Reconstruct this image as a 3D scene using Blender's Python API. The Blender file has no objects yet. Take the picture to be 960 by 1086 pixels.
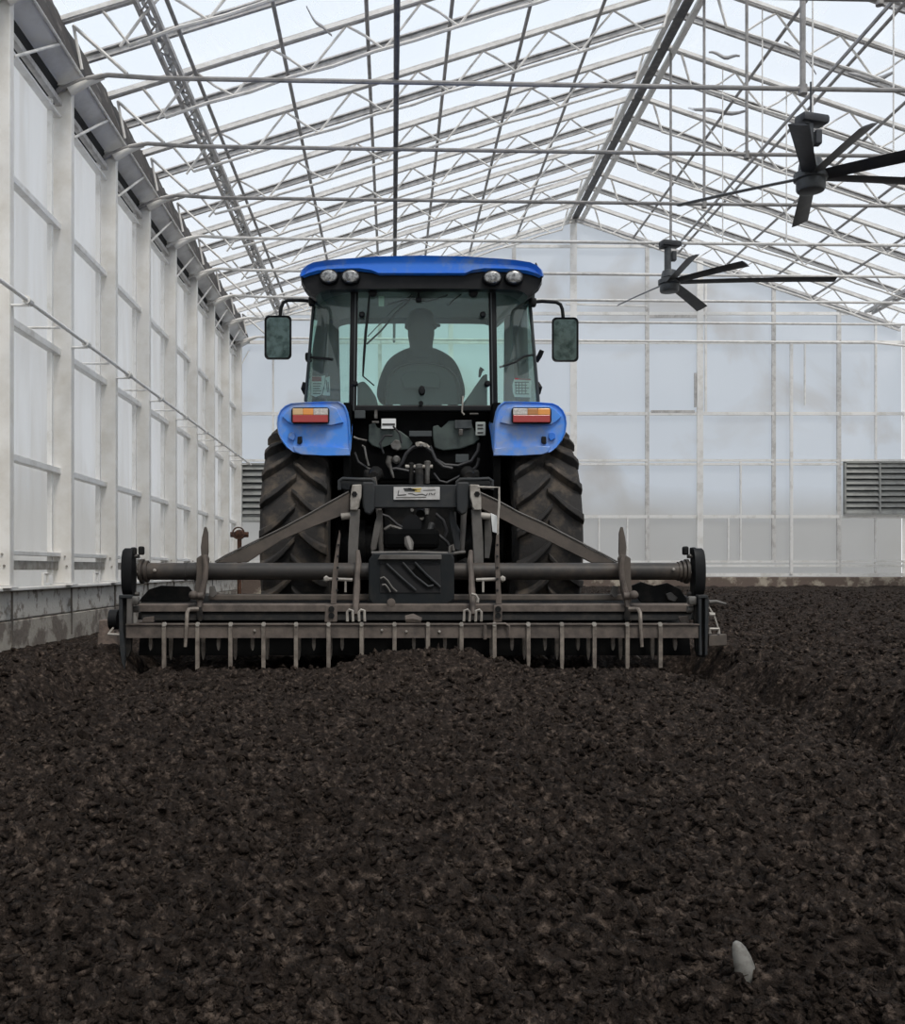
import bpy, bmesh, math, random
import numpy as np
from mathutils import Vector, Matrix, Quaternion
random.seed(7)
SC = bpy.context.scene
COL = SC.collection
PI = math.pi
F, VX, VY, CH = 1050.0, 416.0, 603.0, 0.60      # focal length in pixels, vanishing point, camera height

def P(px, py, Y):
    """world point standing at depth Y that the photo shows at (px, py)"""
    return Vector(((px-VX)/F*Y, Y, CH+(VY-py)/F*Y))

# ------------------------------------------------------------------ materials
def mat(name, col, rough=0.6, metal=0.0, col2=None, scale=6.0, amount=0.5, bump=0.0, bscale=40.0, spec=0.4, contrast=0.25, coat=0.0):
    m = bpy.data.materials.new(name); m.use_nodes = True
    nt = m.node_tree; b = nt.nodes['Principled BSDF']
    b.inputs['Base Color'].default_value = (*col, 1); b.inputs['Roughness'].default_value = rough
    b.inputs['Metallic'].default_value = metal; b.inputs['Specular IOR Level'].default_value = spec
    b.inputs['Coat Weight'].default_value = coat; b.inputs['Coat Roughness'].default_value = 0.15
    tc = nt.nodes.new('ShaderNodeTexCoord')
    if col2 is not None:
        n = nt.nodes.new('ShaderNodeTexNoise'); n.inputs['Scale'].default_value = scale; n.inputs['Detail'].default_value = 6; n.inputs['Roughness'].default_value = 0.65
        nt.links.new(tc.outputs['Object'], n.inputs['Vector'])
        r = nt.nodes.new('ShaderNodeMapRange'); r.inputs['From Min'].default_value = 1-amount-contrast/2; r.inputs['From Max'].default_value = 1-amount+contrast/2
        nt.links.new(n.outputs['Fac'], r.inputs['Value'])
        x = nt.nodes.new('ShaderNodeMix'); x.data_type = 'RGBA'
        x.inputs['A'].default_value = (*col, 1); x.inputs['B'].default_value = (*col2, 1)
        nt.links.new(r.outputs['Result'], x.inputs['Factor']); nt.links.new(x.outputs['Result'], b.inputs['Base Color'])
    if bump:
        n2 = nt.nodes.new('ShaderNodeTexNoise'); n2.inputs['Scale'].default_value = bscale; n2.inputs['Detail'].default_value = 5
        nt.links.new(tc.outputs['Object'], n2.inputs['Vector'])
        bp = nt.nodes.new('ShaderNodeBump'); bp.inputs['Strength'].default_value = bump; bp.inputs['Distance'].default_value = 0.01
        nt.links.new(n2.outputs['Fac'], bp.inputs['Height']); nt.links.new(bp.outputs['Normal'], b.inputs['Normal'])
    return m

def film_mat(name, transparent, col_clear, col_blotch, stretch, scale, trans_lo, tl=0.7, lo=0.4, hi=0.7, foot_tint=0, foot=(0.68,0.65,0.61)):
    """polythene film: some light passes straight, the rest is scattered through or back"""
    m = bpy.data.materials.new(name); m.use_nodes = True; nt = m.node_tree
    for n in list(nt.nodes): nt.nodes.remove(n)
    out = nt.nodes.new('ShaderNodeOutputMaterial')
    tc = nt.nodes.new('ShaderNodeTexCoord'); mp = nt.nodes.new('ShaderNodeMapping'); mp.inputs['Scale'].default_value = stretch
    nt.links.new(tc.outputs['Object'], mp.inputs['Vector'])
    n = nt.nodes.new('ShaderNodeTexNoise'); n.inputs['Scale'].default_value = scale; n.inputs['Detail'].default_value = 5; n.inputs['Distortion'].default_value = 0.6
    nt.links.new(mp.outputs['Vector'], n.inputs['Vector'])
    r = nt.nodes.new('ShaderNodeMapRange'); r.inputs['From Min'].default_value = lo; r.inputs['From Max'].default_value = hi
    nt.links.new(n.outputs['Fac'], r.inputs['Value'])
    cx = nt.nodes.new('ShaderNodeMix'); cx.data_type = 'RGBA'; cx.inputs['A'].default_value = (*col_clear, 1); cx.inputs['B'].default_value = (*col_blotch, 1)
    nt.links.new(r.outputs['Result'], cx.inputs['Factor'])
    t = nt.nodes.new('ShaderNodeBsdfTransparent'); t.inputs['Color'].default_value = (0.97, 0.985, 1.0, 1)
    tr = nt.nodes.new('ShaderNodeBsdfTranslucent'); df = nt.nodes.new('ShaderNodeBsdfDiffuse')
    nt.links.new(cx.outputs['Result'], tr.inputs['Color']); nt.links.new(cx.outputs['Result'], df.inputs['Color'])
    if foot_tint:
        # dim look of the ground outside, painted into the film colour along its foot
        sp = nt.nodes.new('ShaderNodeSeparateXYZ'); nt.links.new(tc.outputs['Object'], sp.inputs[0])
        ad = nt.nodes.new('ShaderNodeMath'); ad.operation = 'MULTIPLY_ADD'; ad.inputs[1].default_value = -0.9; nt.links.new(n.outputs['Fac'], ad.inputs[0]); nt.links.new(sp.outputs['Z'], ad.inputs[2])
        zr = nt.nodes.new('ShaderNodeMapRange'); zr.inputs['From Min'].default_value = foot_tint-0.5; zr.inputs['From Max'].default_value = foot_tint-1.15; zr.inputs['To Max'].default_value = 0.85
        nt.links.new(ad.outputs[0], zr.inputs['Value'])
        c2 = nt.nodes.new('ShaderNodeMix'); c2.data_type = 'RGBA'; c2.inputs['B'].default_value = (*foot, 1)
        nt.links.new(zr.outputs['Result'], c2.inputs['Factor']); nt.links.new(cx.outputs['Result'], c2.inputs['A'])
        for nn in (tr, df): nt.links.new(c2.outputs['Result'], nn.inputs['Color'])
    a = nt.nodes.new('ShaderNodeMixShader'); a.inputs['Fac'].default_value = tl
    nt.links.new(df.outputs[0], a.inputs[1]); nt.links.new(tr.outputs[0], a.inputs[2])
    f = nt.nodes.new('ShaderNodeMapRange'); f.inputs['To Min'].default_value = transparent; f.inputs['To Max'].default_value = trans_lo
    nt.links.new(r.outputs['Result'], f.inputs['Value'])
    b = nt.nodes.new('ShaderNodeMixShader'); nt.links.new(f.outputs['Result'], b.inputs['Fac'])
    nt.links.new(a.outputs[0], b.inputs[1]); nt.links.new(t.outputs[0], b.inputs[2])
    nt.links.new(b.outputs[0], out.inputs['Surface'])
    return m

def glass_mat(name, tint, haze=0.06, gloss=0.05):
    m = bpy.data.materials.new(name); m.use_nodes = True; nt = m.node_tree
    for n in list(nt.nodes): nt.nodes.remove(n)
    out = nt.nodes.new('ShaderNodeOutputMaterial')
    t = nt.nodes.new('ShaderNodeBsdfTransparent'); t.inputs['Color'].default_value = (*tint, 1)
    d = nt.nodes.new('ShaderNodeBsdfDiffuse'); d.inputs['Color'].default_value = (0.45, 0.55, 0.52, 1)
    g = nt.nodes.new('ShaderNodeBsdfGlossy'); g.inputs['Roughness'].default_value = 0.04; g.inputs['Color'].default_value = (0.9, 1, 0.97, 1)
    a = nt.nodes.new('ShaderNodeMixShader'); a.inputs['Fac'].default_value = haze
    b = nt.nodes.new('ShaderNodeMixShader')
    fr = nt.nodes.new('ShaderNodeFresnel'); fr.inputs['IOR'].default_value = 1.45
    mx = nt.nodes.new('ShaderNodeMath'); mx.operation = 'MULTIPLY_ADD'; mx.inputs[1].default_value = 0.6; mx.inputs[2].default_value = gloss
    nt.links.new(fr.outputs[0], mx.inputs[0]); nt.links.new(mx.outputs[0], b.inputs['Fac'])
    nt.links.new(t.outputs[0], a.inputs[1]); nt.links.new(d.outputs[0], a.inputs[2])
    nt.links.new(a.outputs[0], b.inputs[1]); nt.links.new(g.outputs[0], b.inputs[2])
    nt.links.new(b.outputs[0], out.inputs['Surface'])
    return m

M = {}
M['post']   = mat('aged_white_paint', (0.80,0.785,0.755), 0.55, 0, (0.66,0.63,0.575), 3.5, 0.42, contrast=0.3)
M['rail']   = mat('white_rail_paint', (0.84,0.83,0.81), 0.5, 0, (0.66,0.64,0.60), 5, 0.40, contrast=0.2)
M['galv']   = mat('galvanised_steel', (0.58,0.565,0.55), 0.55, 0.1, (0.36,0.345,0.335), 9, 0.45, contrast=0.25)
M['white_steel'] = mat('old_white_steel', (0.80,0.78,0.75), 0.55, 0, (0.56,0.54,0.51), 8, 0.42, contrast=0.3)
M['tie'] = mat('weathered_grey_tube', (0.34,0.325,0.315), 0.55, 0.1, (0.22,0.21,0.20), 9, 0.45)
M['mullion'] = mat('grey_white_mullion', (0.66,0.65,0.63), 0.5, 0, (0.42,0.40,0.385), 7, 0.42)
M['dark_steel'] = mat('dark_grey_steel', (0.10,0.098,0.10), 0.6, 0.2, (0.22,0.21,0.20), 9, 0.4)
M['gutter'] = mat('gutter_sheet', (0.78,0.775,0.77), 0.5, 0.0, (0.62,0.61,0.60), 4, 0.45)
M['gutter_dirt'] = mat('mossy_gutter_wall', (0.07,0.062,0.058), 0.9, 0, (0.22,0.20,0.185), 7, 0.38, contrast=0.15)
M['gap']    = mat('painted_gap_shade', (0.015,0.015,0.016), 0.9)  # flat black that paints the shade in gaps, openings and holes
M['curb']   = mat('limewashed_concrete', (0.60,0.575,0.53), 0.9, 0, (0.27,0.235,0.20), 5.5, 0.44, bump=0.5, bscale=30, contrast=0.07)
M['curb_old'] = mat('stained_brown_concrete', (0.155,0.118,0.098), 0.95, 0, (0.44,0.385,0.31), 2.6, 0.44, bump=0.5, bscale=30, contrast=0.10)
M['curb_low'] = mat('peeling_grey_concrete', (0.42,0.385,0.335), 0.9, 0, (0.20,0.17,0.145), 4.0, 0.5, bump=0.6, bscale=30, contrast=0.08)
M['joint']  = mat('dark_mortar', (0.16,0.14,0.12), 0.95)
M['wood']   = mat('grey_timber', (0.40,0.38,0.345), 0.8, 0, (0.25,0.23,0.20), 12, 0.5)
M['blue']   = mat('blue_tractor_paint', (0.055,0.255,0.78), 0.4, 0, (0.28,0.33,0.46), 4.5, 0.42, coat=0.25, contrast=0.25)
M['blue_roof'] = mat('blue_roof_paint', (0.02,0.165,0.66), 0.35, 0, (0.14,0.235,0.44), 6, 0.40, coat=0.25, contrast=0.2)
M['dust']   = mat('dried_dust', (0.32,0.30,0.29), 0.95, 0, (0.20,0.25,0.40), 9, 0.45)
M['black']  = mat('black_plastic', (0.006,0.0065,0.0075), 0.5, 0, (0.012,0.012,0.013), 9, 0.4, spec=0.2)
M['panel']  = mat('black_panel', (0.003,0.0032,0.0034), 0.8, 0, (0.006,0.006,0.006), 9, 0.4, spec=0.05)
M['trim']   = mat('cab_trim_grey', (0.05,0.058,0.06), 0.7)
M['iron']   = mat('cast_iron', (0.010,0.0103,0.0105), 0.65, 0, (0.028,0.025,0.022), 14, 0.42, spec=0.15)
M['iron_light'] = mat('worn_grey_metal', (0.15,0.146,0.138), 0.5, 0.2, (0.06,0.054,0.048), 14, 0.5)
M['tube']   = mat('dark_painted_tube', (0.036,0.033,0.031), 0.5, 0, (0.085,0.066,0.052), 5, 0.42, contrast=0.25, spec=0.3)
M['frame']  = mat('slate_painted_steel', (0.030,0.0325,0.035), 0.55, 0, (0.05,0.049,0.047), 8, 0.4, spec=0.2)
M['guard']  = mat('dark_guard_paint', (0.011,0.0135,0.0155), 0.5, 0, (0.022,0.022,0.021), 10, 0.4, spec=0.2)
M['soilmetal'] = mat('muddy_steel', (0.145,0.118,0.100), 0.7, 0.05, (0.068,0.056,0.049), 11, 0.5, contrast=0.3)
M['brace']  = mat('worn_brown_steel', (0.105,0.086,0.072), 0.6, 0.1, (0.058,0.05,0.044), 6, 0.45)
M['upright'] = mat('worn_grey_steel', (0.120,0.112,0.104), 0.55, 0.1, (0.07,0.063,0.056), 7, 0.45)
M['cap']    = mat('pale_worn_steel', (0.36,0.335,0.30), 0.55, 0.1, (0.18,0.16,0.14), 12, 0.45)
M['tine']   = mat('rubbed_tine_steel', (0.26,0.225,0.19), 0.5, 0.15, (0.12,0.10,0.085), 16, 0.5)
M['rust']   = mat('rust', (0.12,0.055,0.03), 0.9, 0, (0.05,0.03,0.025), 22, 0.5, bump=0.6)
M['tyre']   = mat('muddy_rubber', (0.024,0.022,0.021), 0.85, 0, (0.11,0.086,0.064), 6, 0.40, bump=0.35, bscale=30, contrast=0.25)
M['rim']    = mat('grey_rim', (0.35,0.35,0.35), 0.5, 0.1, (0.12,0.1,0.09), 6, 0.45)
M['lens']   = mat('lamp_lens', (0.34,0.34,0.335), 0.25, 0.3, (0.10,0.10,0.10), 40, 0.48, contrast=0.15)
M['lampcup'] = mat('lamp_reflector', (0.7,0.7,0.7), 0.2, 0.9)
M['amber']  = mat('amber_lens', (0.75,0.30,0.06), 0.2, 0, spec=0.6)
M['clear']  = mat('clear_lens', (0.62,0.58,0.54), 0.2, 0, (0.4,0.37,0.34), 70, 0.5)
M['red']    = mat('red_lens', (0.36,0.035,0.03), 0.2, 0, spec=0.6)
M['paper']  = mat('sticker_paper', (0.72,0.73,0.72), 0.6)
M['ink']    = mat('black_ink', (0.05,0.05,0.05), 0.7)
M['redink'] = mat('red_ink', (0.33,0.05,0.06), 0.7)
M['yellow'] = mat('yellow_print', (0.55,0.42,0.12), 0.6)
M['greenplate'] = mat('green_grey_plastic', (0.055,0.075,0.068), 0.5, 0, (0.03,0.04,0.038), 8, 0.45)
M['hose']   = mat('hydraulic_hose', (0.02,0.02,0.022), 0.5)
M['seat']   = mat('seat_cloth', (0.075,0.08,0.085), 0.85)
M['jacket'] = mat('dark_work_jacket', (0.035,0.04,0.045), 0.9, 0, (0.05,0.055,0.06), 15, 0.5)
M['skin']   = mat('skin', (0.42,0.25,0.18), 0.6)
M['cloth']  = mat('dark_trousers', (0.03,0.032,0.04), 0.9)
M['hat']    = mat('grey_cap_cloth', (0.05,0.055,0.06), 0.9)
M['boot']   = mat('black_boot', (0.02,0.018,0.016), 0.7)
M['fan']    = mat('charcoal_fan_paint', (0.040,0.042,0.047), 0.5, 0.1, (0.07,0.07,0.075), 8, 0.4)
M['fan_grey'] = mat('fan_motor_grey', (0.075,0.08,0.085), 0.45, 0.2, (0.04,0.042,0.045), 12, 0.4)
M['bone']   = mat('pale_weathered_stone', (0.20,0.195,0.18), 0.7, 0, (0.09,0.08,0.07), 60, 0.42)
M['brick']  = mat('soiled_brown_brick', (0.20,0.155,0.13), 0.95, 0, (0.10,0.08,0.07), 14, 0.5, bump=0.5)
M['louvre'] = mat('grey_green_louvre', (0.33,0.335,0.32), 0.5, 0.0, (0.22,0.22,0.21), 6, 0.4)
M['roof_film'] = film_mat('roof_film', 0.80, (0.80,0.84,0.89), (0.86,0.88,0.90), (1.6,0.5,1.0), 1.6, 0.58, lo=0.45, hi=0.75)
M['wall_film'] = film_mat('wall_film', 0.06, (0.89,0.89,0.90), (0.76,0.74,0.72), (1.0,2.6,0.35), 1.3, 0.03, tl=0.76, foot_tint=1.75)
M['end_film']  = film_mat('end_wall_film', 0.06, (0.775,0.82,0.885), (0.57,0.53,0.495), (0.8,1.0,0.9), 0.55, 0.03, tl=0.76, lo=0.54, hi=0.76, foot_tint=2.2, foot=(0.52,0.495,0.46))  # blotches and foot tone paint dim outside shapes into the film colour
M['curtain'] = film_mat('rolled_curtain_film', 0.25, (0.62,0.61,0.60), (0.20,0.20,0.20), (1,6,1), 3.0, 0.05, tl=0.4)
M['glass']  = glass_mat('green_cab_glass', (0.80,0.985,0.92), 0.075, 0.02)
M['dark_glass'] = glass_mat('dusty_cab_glass', (0.66,0.84,0.79), 0.14, 0.05)
M['mirror'] = mat('mirror_glass', (0.10,0.135,0.125), 0.06, 1.0, (0.03,0.045,0.04), 14, 0.45)
M['outside'] = mat('outside_ground', (0.34,0.315,0.28), 0.95, 0, (0.24,0.23,0.18), 0.5, 0.5)

# ------------------------------------------------------------------ geometry helpers
SKEW = 0.03; XR = 3.35; ZR = CH+6.47; SL = 0.325
def skew_y(x, y): return y+SKEW*(x-XR)
def roof_z(x): return ZR-SL*abs(x-XR)

class MB:
    def __init__(s, skew=False): s.bm = bmesh.new(); s.skew = skew
    def _xf(s, vs, mx): bmesh.ops.transform(s.bm, matrix=mx, verts=vs)
    def box(s, c, size, rot=None, bevel=0.0, seg=2):
        g = bmesh.ops.create_cube(s.bm, size=1.0); vs = g['verts']
        mx = Matrix.Translation(Vector(c)) @ (rot.to_4x4() if rot is not None else Matrix.Identity(4)) @ Matrix.Diagonal((*size, 1))
        s._xf(vs, mx)
        if bevel:
            ed = list({e for v in vs for e in v.link_edges})
            bmesh.ops.bevel(s.bm, geom=ed, offset=bevel, segments=seg, profile=0.5, affect='EDGES')
        return s
    def bar(s, a, b, w, h, up=(0,0,1), bevel=0.0):
        a, b = Vector(a), Vector(b); d = b-a; L = d.length; z = d.normalized()
        u = Vector(up); x = u.cross(z)
        if x.length < 1e-4: x = Vector((1,0,0)).cross(z)
        if x.length < 1e-4: x = Vector((0,1,0)).cross(z)
        x.normalize(); y = z.cross(x)
        s.box((a+b)/2, (w, h, L), Matrix((x, y, z)).transposed(), bevel); return s
    def tube(s, pts, r, n=8, cap=True, closed=False):
        pts = [Vector(p) for p in pts]; N = len(pts)
        rs = r if isinstance(r, (list, tuple)) else [r]*N
        rings = []; prev = None
        for i, p in enumerate(pts):
            if closed: t = pts[(i+1) % N]-pts[i-1]
            else: t = (pts[min(i+1, N-1)]-pts[max(i-1, 0)])
            t.normalize()
            if prev is None:
                x = Vector((0,0,1)).cross(t)
                if x.length < 1e-3: x = Vector((1,0,0)).cross(t)
            else: x = prev-t*prev.dot(t)
            x.normalize(); prev = x; y = t.cross(x)
            rings.append([s.bm.verts.new(p+(x*math.cos(2*PI*k/n)+y*math.sin(2*PI*k/n))*rs[i]) for k in range(n)])
        for i in range(N if closed else N-1):
            A, B = rings[i], rings[(i+1) % N]
            for k in range(n): s.bm.faces.new((A[k], A[(k+1) % n], B[(k+1) % n], B[k]))
        if cap and not closed:
            s.bm.faces.new(rings[0][::-1]); s.bm.faces.new(rings[-1])
        return s
    def cyl(s, a, b, r, n=16, r2=None): return s.tube([a, b], [r, r if r2 is None else r2], n)
    def lathe(s, prof, o, axis, n=32, sx=1.0):
        o = Vector(o); ax = Vector(axis).normalized()
        x = Vector((0,0,1)).cross(ax)
        if x.length < 1e-3: x = Vector((1,0,0))
        x.normalize(); y = ax.cross(x)
        rings = [[s.bm.verts.new(o+ax*h+(x*math.cos(2*PI*k/n)*sx+y*math.sin(2*PI*k/n))*max(r, 1e-4)) for k in range(n)] for r, h in prof]
        for A, B in zip(rings, rings[1:]):
            for k in range(n): s.bm.faces.new((A[k], A[(k+1) % n], B[(k+1) % n], B[k]))
        s.bm.faces.new(rings[0][::-1]); s.bm.faces.new(rings[-1]); return s
    def prism(s, pts, d, bevel=0.0):
        """polygon pts pushed along vector d"""
        d = Vector(d); A = [s.bm.verts.new(Vector(p)) for p in pts]; B = [s.bm.verts.new(Vector(p)+d) for p in pts]; n = len(A)
        fs = [s.bm.faces.new(A), s.bm.faces.new(B[::-1])]
        for k in range(n): fs.append(s.bm.faces.new((A[k], B[k], B[(k+1) % n], A[(k+1) % n])))
        if bevel:
            ed = list({e for f in fs for e in f.edges})
            bmesh.ops.bevel(s.bm, geom=ed, offset=bevel, segments=2, profile=0.5, affect='EDGES')
        return s
    def loft(s, rings, caps=True, closed=True):
        R = [[s.bm.verts.new(Vector(p)) for p in r] for r in rings]; n = len(R[0])
        for A, B in zip(R, R[1:]):
            for k in range(n if closed else n-1): s.bm.faces.new((A[k], A[(k+1) % n], B[(k+1) % n], B[k]))
        if caps and closed: s.bm.faces.new(R[0][::-1]); s.bm.faces.new(R[-1])
        return s
    def ball(s, c, r, sub=2, scale=(1,1,1)):
        g = bmesh.ops.create_icosphere(s.bm, subdivisions=sub, radius=r)
        s._xf(g['verts'], Matrix.Translation(Vector(c)) @ Matrix.Diagonal((*scale, 1))); return s
    def build(s, name, m, parent=None, smooth=False, bevel=0.0, solid=0.0):
        if s.skew:
            for v in s.bm.verts: v.co.y = skew_y(v.co.x, v.co.y)
        bmesh.ops.recalc_face_normals(s.bm, faces=s.bm.faces)
        me = bpy.data.meshes.new(name); s.bm.to_mesh(me); s.bm.free()
        o = bpy.data.objects.new(name, me); COL.objects.link(o); me.materials.append(m)
        if smooth:
            for p in me.polygons: p.use_smooth = True
            me.set_sharp_from_angle(angle=math.radians(38))
        if parent is not None:
            o.parent = parent; w = Vector((0,0,0)); q = parent
            while q is not None: w += q.location; q = q.parent
            o.location = -w
        if solid:
            k = o.modifiers.new('Solidify', 'SOLIDIFY'); k.thickness = solid; k.offset = 0
        if bevel:
            k = o.modifiers.new('Bevel', 'BEVEL'); k.width = bevel; k.segments = 2; k.limit_method = 'ANGLE'
        return o

def tag(o, label=None, cat=None, group=None, kind=None):
    if label: o['label'] = label
    if cat: o['category'] = cat
    if group: o['group'] = group
    if kind: o['kind'] = kind
    return o
def thing(name, label, cat, loc=(0,0,0), group=None):
    o = bpy.data.objects.new(name, None); COL.objects.link(o); o.location = Vector(loc); o.empty_display_size = 0.2
    return tag(o, label, cat, group)
def struct(o, label=None, cat=None): o['kind'] = 'structure'; return tag(o, label, cat)
ORD = ['first','second','third','fourth','fifth','sixth','seventh','eighth','ninth','tenth']

# ------------------------------------------------------------------ noise for the soil
_rs = np.random.RandomState(3); _perm = _rs.permutation(1024); _ang = _rs.rand(1024)*2*np.pi
_gx, _gy = np.cos(_ang), np.sin(_ang)
def perlin(x, y):
    xi = np.floor(x).astype(int); yi = np.floor(y).astype(int); xf = x-xi; yf = y-yi
    u = xf*xf*xf*(xf*(xf*6-15)+10); v = yf*yf*yf*(yf*(yf*6-15)+10)
    def g(i, j, dx, dy):
        h = _perm[(_perm[(xi+i) & 1023]+yi+j) & 1023]; return _gx[h]*dx+_gy[h]*dy
    a = g(0,0,xf,yf); b = g(1,0,xf-1,yf); c = g(0,1,xf,yf-1); d = g(1,1,xf-1,yf-1)
    return (a+(b-a)*u)+((c+(d-c)*u)-(a+(b-a)*u))*v
def sstep(a, b, x):
    t = np.clip((x-a)/(b-a), 0, 1); return t*t*(3-2*t)
def soil_base(x, y):
    """broad shape: tilled bed, banks at both sides, heap behind the tiller, rise to the far wall"""
    wob = 0.12*perlin(x*0.9+5, y*1.3)+0.10*perlin(x*3, y*3+9)+0.07*perlin(x*8+3, y*8)
    left = sstep(-1.44, -1.62, x+wob); right = sstep(1.72, 1.92, x+wob)
    back = sstep(5.75, 6.4, y)
    z = 0.01+left*(0.115*(1-sstep(-1.8, -2.6, x))*(1-back)+0.03*back) - 0.05*sstep(-2.2,-2.8,x)
    z = z+0.10*right
    z = z-0.05*np.exp(-((x+wob+1.40)/0.10)**2)*(1-back) - 0.10*np.exp(-((x+wob-1.68)/0.11)**2)*(1-back)
    z = z+right*(0.05*perlin(x*2.2, y*1.5)+0.05*np.abs(perlin(x*4.2+9, y*3.4)))
    z = z+back*0.02*(1-right)*(1-left)
    z = z+0.14*sstep(7, 17, y)*sstep(-1.8,0.5,x)
    z = z+0.115*np.exp(-((x-0.20)/0.44)**4)*np.exp(-((y-5.33)/0.30)**2)
    z = z+0.03*np.exp(-((y-5.15)/0.25)**2)
    z = z-0.13*np.exp(-((y-5.88)/0.24)**2)*sstep(-1.6,-1.3,x)*sstep(1.9,1.6,x)
    z = z+0.022*perlin(x*1.7+3, y*1.7)+0.016*perlin(x*4.1, y*4.1+7)
    return z
def soil_h(x, y, cell=None):
    z = soil_base(x, y)
    if cell is None: cell = np.full_like(x, 0.005)
    big = np.clip(0.35+0.65*(y/6.0), 0.35, 1.15)
    dx = 0.03*perlin(x*9+2, y*9); dy = 0.03*perlin(x*9+40, y*9+3)
    for lam, amp in ((0.21,0.034),(0.105,0.036),(0.052,0.027),(0.026,0.0165),(0.013,0.0085)):
        k = np.clip((lam/cell-1.3)/1.2, 0, 1)
        n = perlin((x+dx)/lam+13*lam*100, (y+dy)/lam+7)
        z = z+k*amp*(0.5-2.0*np.abs(n))*0.9
    pit = perlin(x*6.3+50, y*6.3+20)
    z = z-0.05*np.clip(pit-0.38, 0, 1)*3.0*np.exp(-((y-1.0)/6.0)**2)
    return z
# ================================================================== WORLD, CAMERA
def setup_world():
    w = bpy.data.worlds.new('overcast_sky'); SC.world = w; w.use_nodes = True; nt = w.node_tree
    bg = nt.nodes['Background']; tc = nt.nodes.new('ShaderNodeTexCoord')
    sp = nt.nodes.new('ShaderNodeSeparateXYZ'); nt.links.new(tc.outputs['Generated'], sp.inputs[0])
    cr = nt.nodes.new('ShaderNodeValToRGB'); e = cr.color_ramp.elements
    e[0].position = 0.0; e[0].color = (0.80,0.81,0.82,1); e[1].position = 0.6; e[1].color = (0.80,0.875,0.97,1)
    nt.links.new(sp.outputs['Z'], cr.inputs['Fac'])
    n = nt.nodes.new('ShaderNodeTexNoise'); n.inputs['Scale'].default_value = 3.0; n.inputs['Detail'].default_value = 4
    nt.links.new(tc.outputs['Generated'], n.inputs['Vector'])
    mr = nt.nodes.new('ShaderNodeMapRange'); mr.inputs['From Min'].default_value = 0.3; mr.inputs['From Max'].default_value = 0.7; mr.inputs['To Min'].default_value = 0.93; mr.inputs['To Max'].default_value = 1.06
    nt.links.new(n.outputs['Fac'], mr.inputs['Value'])
    x = nt.nodes.new('ShaderNodeMix'); x.data_type = 'RGBA'; x.blend_type = 'MULTIPLY'; x.inputs['Factor'].default_value = 1
    nt.links.new(cr.outputs['Color'], x.inputs['A']); nt.links.new(mr.outputs['Result'], x.inputs['B'])
    nt.links.new(x.outputs['Result'], bg.inputs['Color']); bg.inputs['Strength'].default_value = 1.08
    cd = bpy.data.cameras.new('camera'); c = bpy.data.objects.new('camera', cd); COL.objects.link(c)
    c.location = (0, 0, CH); c.rotation_euler = (PI/2, 0, 0)
    cd.sensor_fit = 'HORIZONTAL'; cd.sensor_width = 36; cd.lens = 36*F/960
    cd.shift_x = (480-VX)/960; cd.shift_y = (VY-543)/960; cd.clip_start = 0.05; cd.clip_end = 300
    SC.camera = c
    v = SC.view_settings; v.view_transform = 'Standard'; v.look = 'None'; v.gamma = 1; v.exposure = 0.0; v.use_curve_mapping = False
setup_world()
# one soft sun behind the cloud
sd = bpy.data.lights.new('veiled_sun', 'SUN'); sd.energy = 2.5; sd.angle = 0.3; sd.color = (1, 0.93, 0.84)
so = bpy.data.objects.new('veiled_sun', sd); COL.objects.link(so); so.rotation_euler = (math.radians(34), 0, math.radians(22)); so.location = (3, 0, 30)

WL, WRX, YB, YE = -2.80, 9.46, -4.0, 18.18
def end_y(x): return skew_y(x, YE)
def PE(px, py):
    a = (px-VX)/F; Y = (YE-SKEW*XR)/(1-SKEW*a); return P(px, py, Y)

# ================================================================== SHELL
def grid_mesh(name, xs, ys, fn, m):
    bm = bmesh.new(); V = [[bm.verts.new(fn(a, b)) for b in ys] for a in xs]
    for i in range(len(xs)-1):
        for j in range(len(ys)-1): bm.faces.new((V[i][j], V[i+1][j], V[i+1][j+1], V[i][j+1]))
    me = bpy.data.meshes.new(name); bm.to_mesh(me); bm.free()
    for p in me.polygons: p.use_smooth = True
    o = bpy.data.objects.new(name, me); COL.objects.link(o); me.materials.append(m); return o
lin = lambda a, b, n: [a+(b-a)*i/(n-1) for i in range(n)]
# roof film, a little slack between the bars
def roof_pt(x, y):
    s = abs(math.sin(PI*(y-8.315)/0.6567))
    nz = float(perlin(np.array([x*2.1+30]), np.array([y*4.3]))[0])*0.02 + float(perlin(np.array([x*6+10]), np.array([y*2+x*5]))[0])*0.008
    return Vector((x, skew_y(x, y), roof_z(x)+0.06-0.02*s+nz))
xs = lin(-2.66, XR, 46)+lin(XR, 9.48, 46)[1:]
struct(grid_mesh('ceiling', xs, lin(YB, YE, 170), roof_pt, M['roof_film']), 'clear polythene film stretched over the pitched greenhouse roof')
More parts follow.
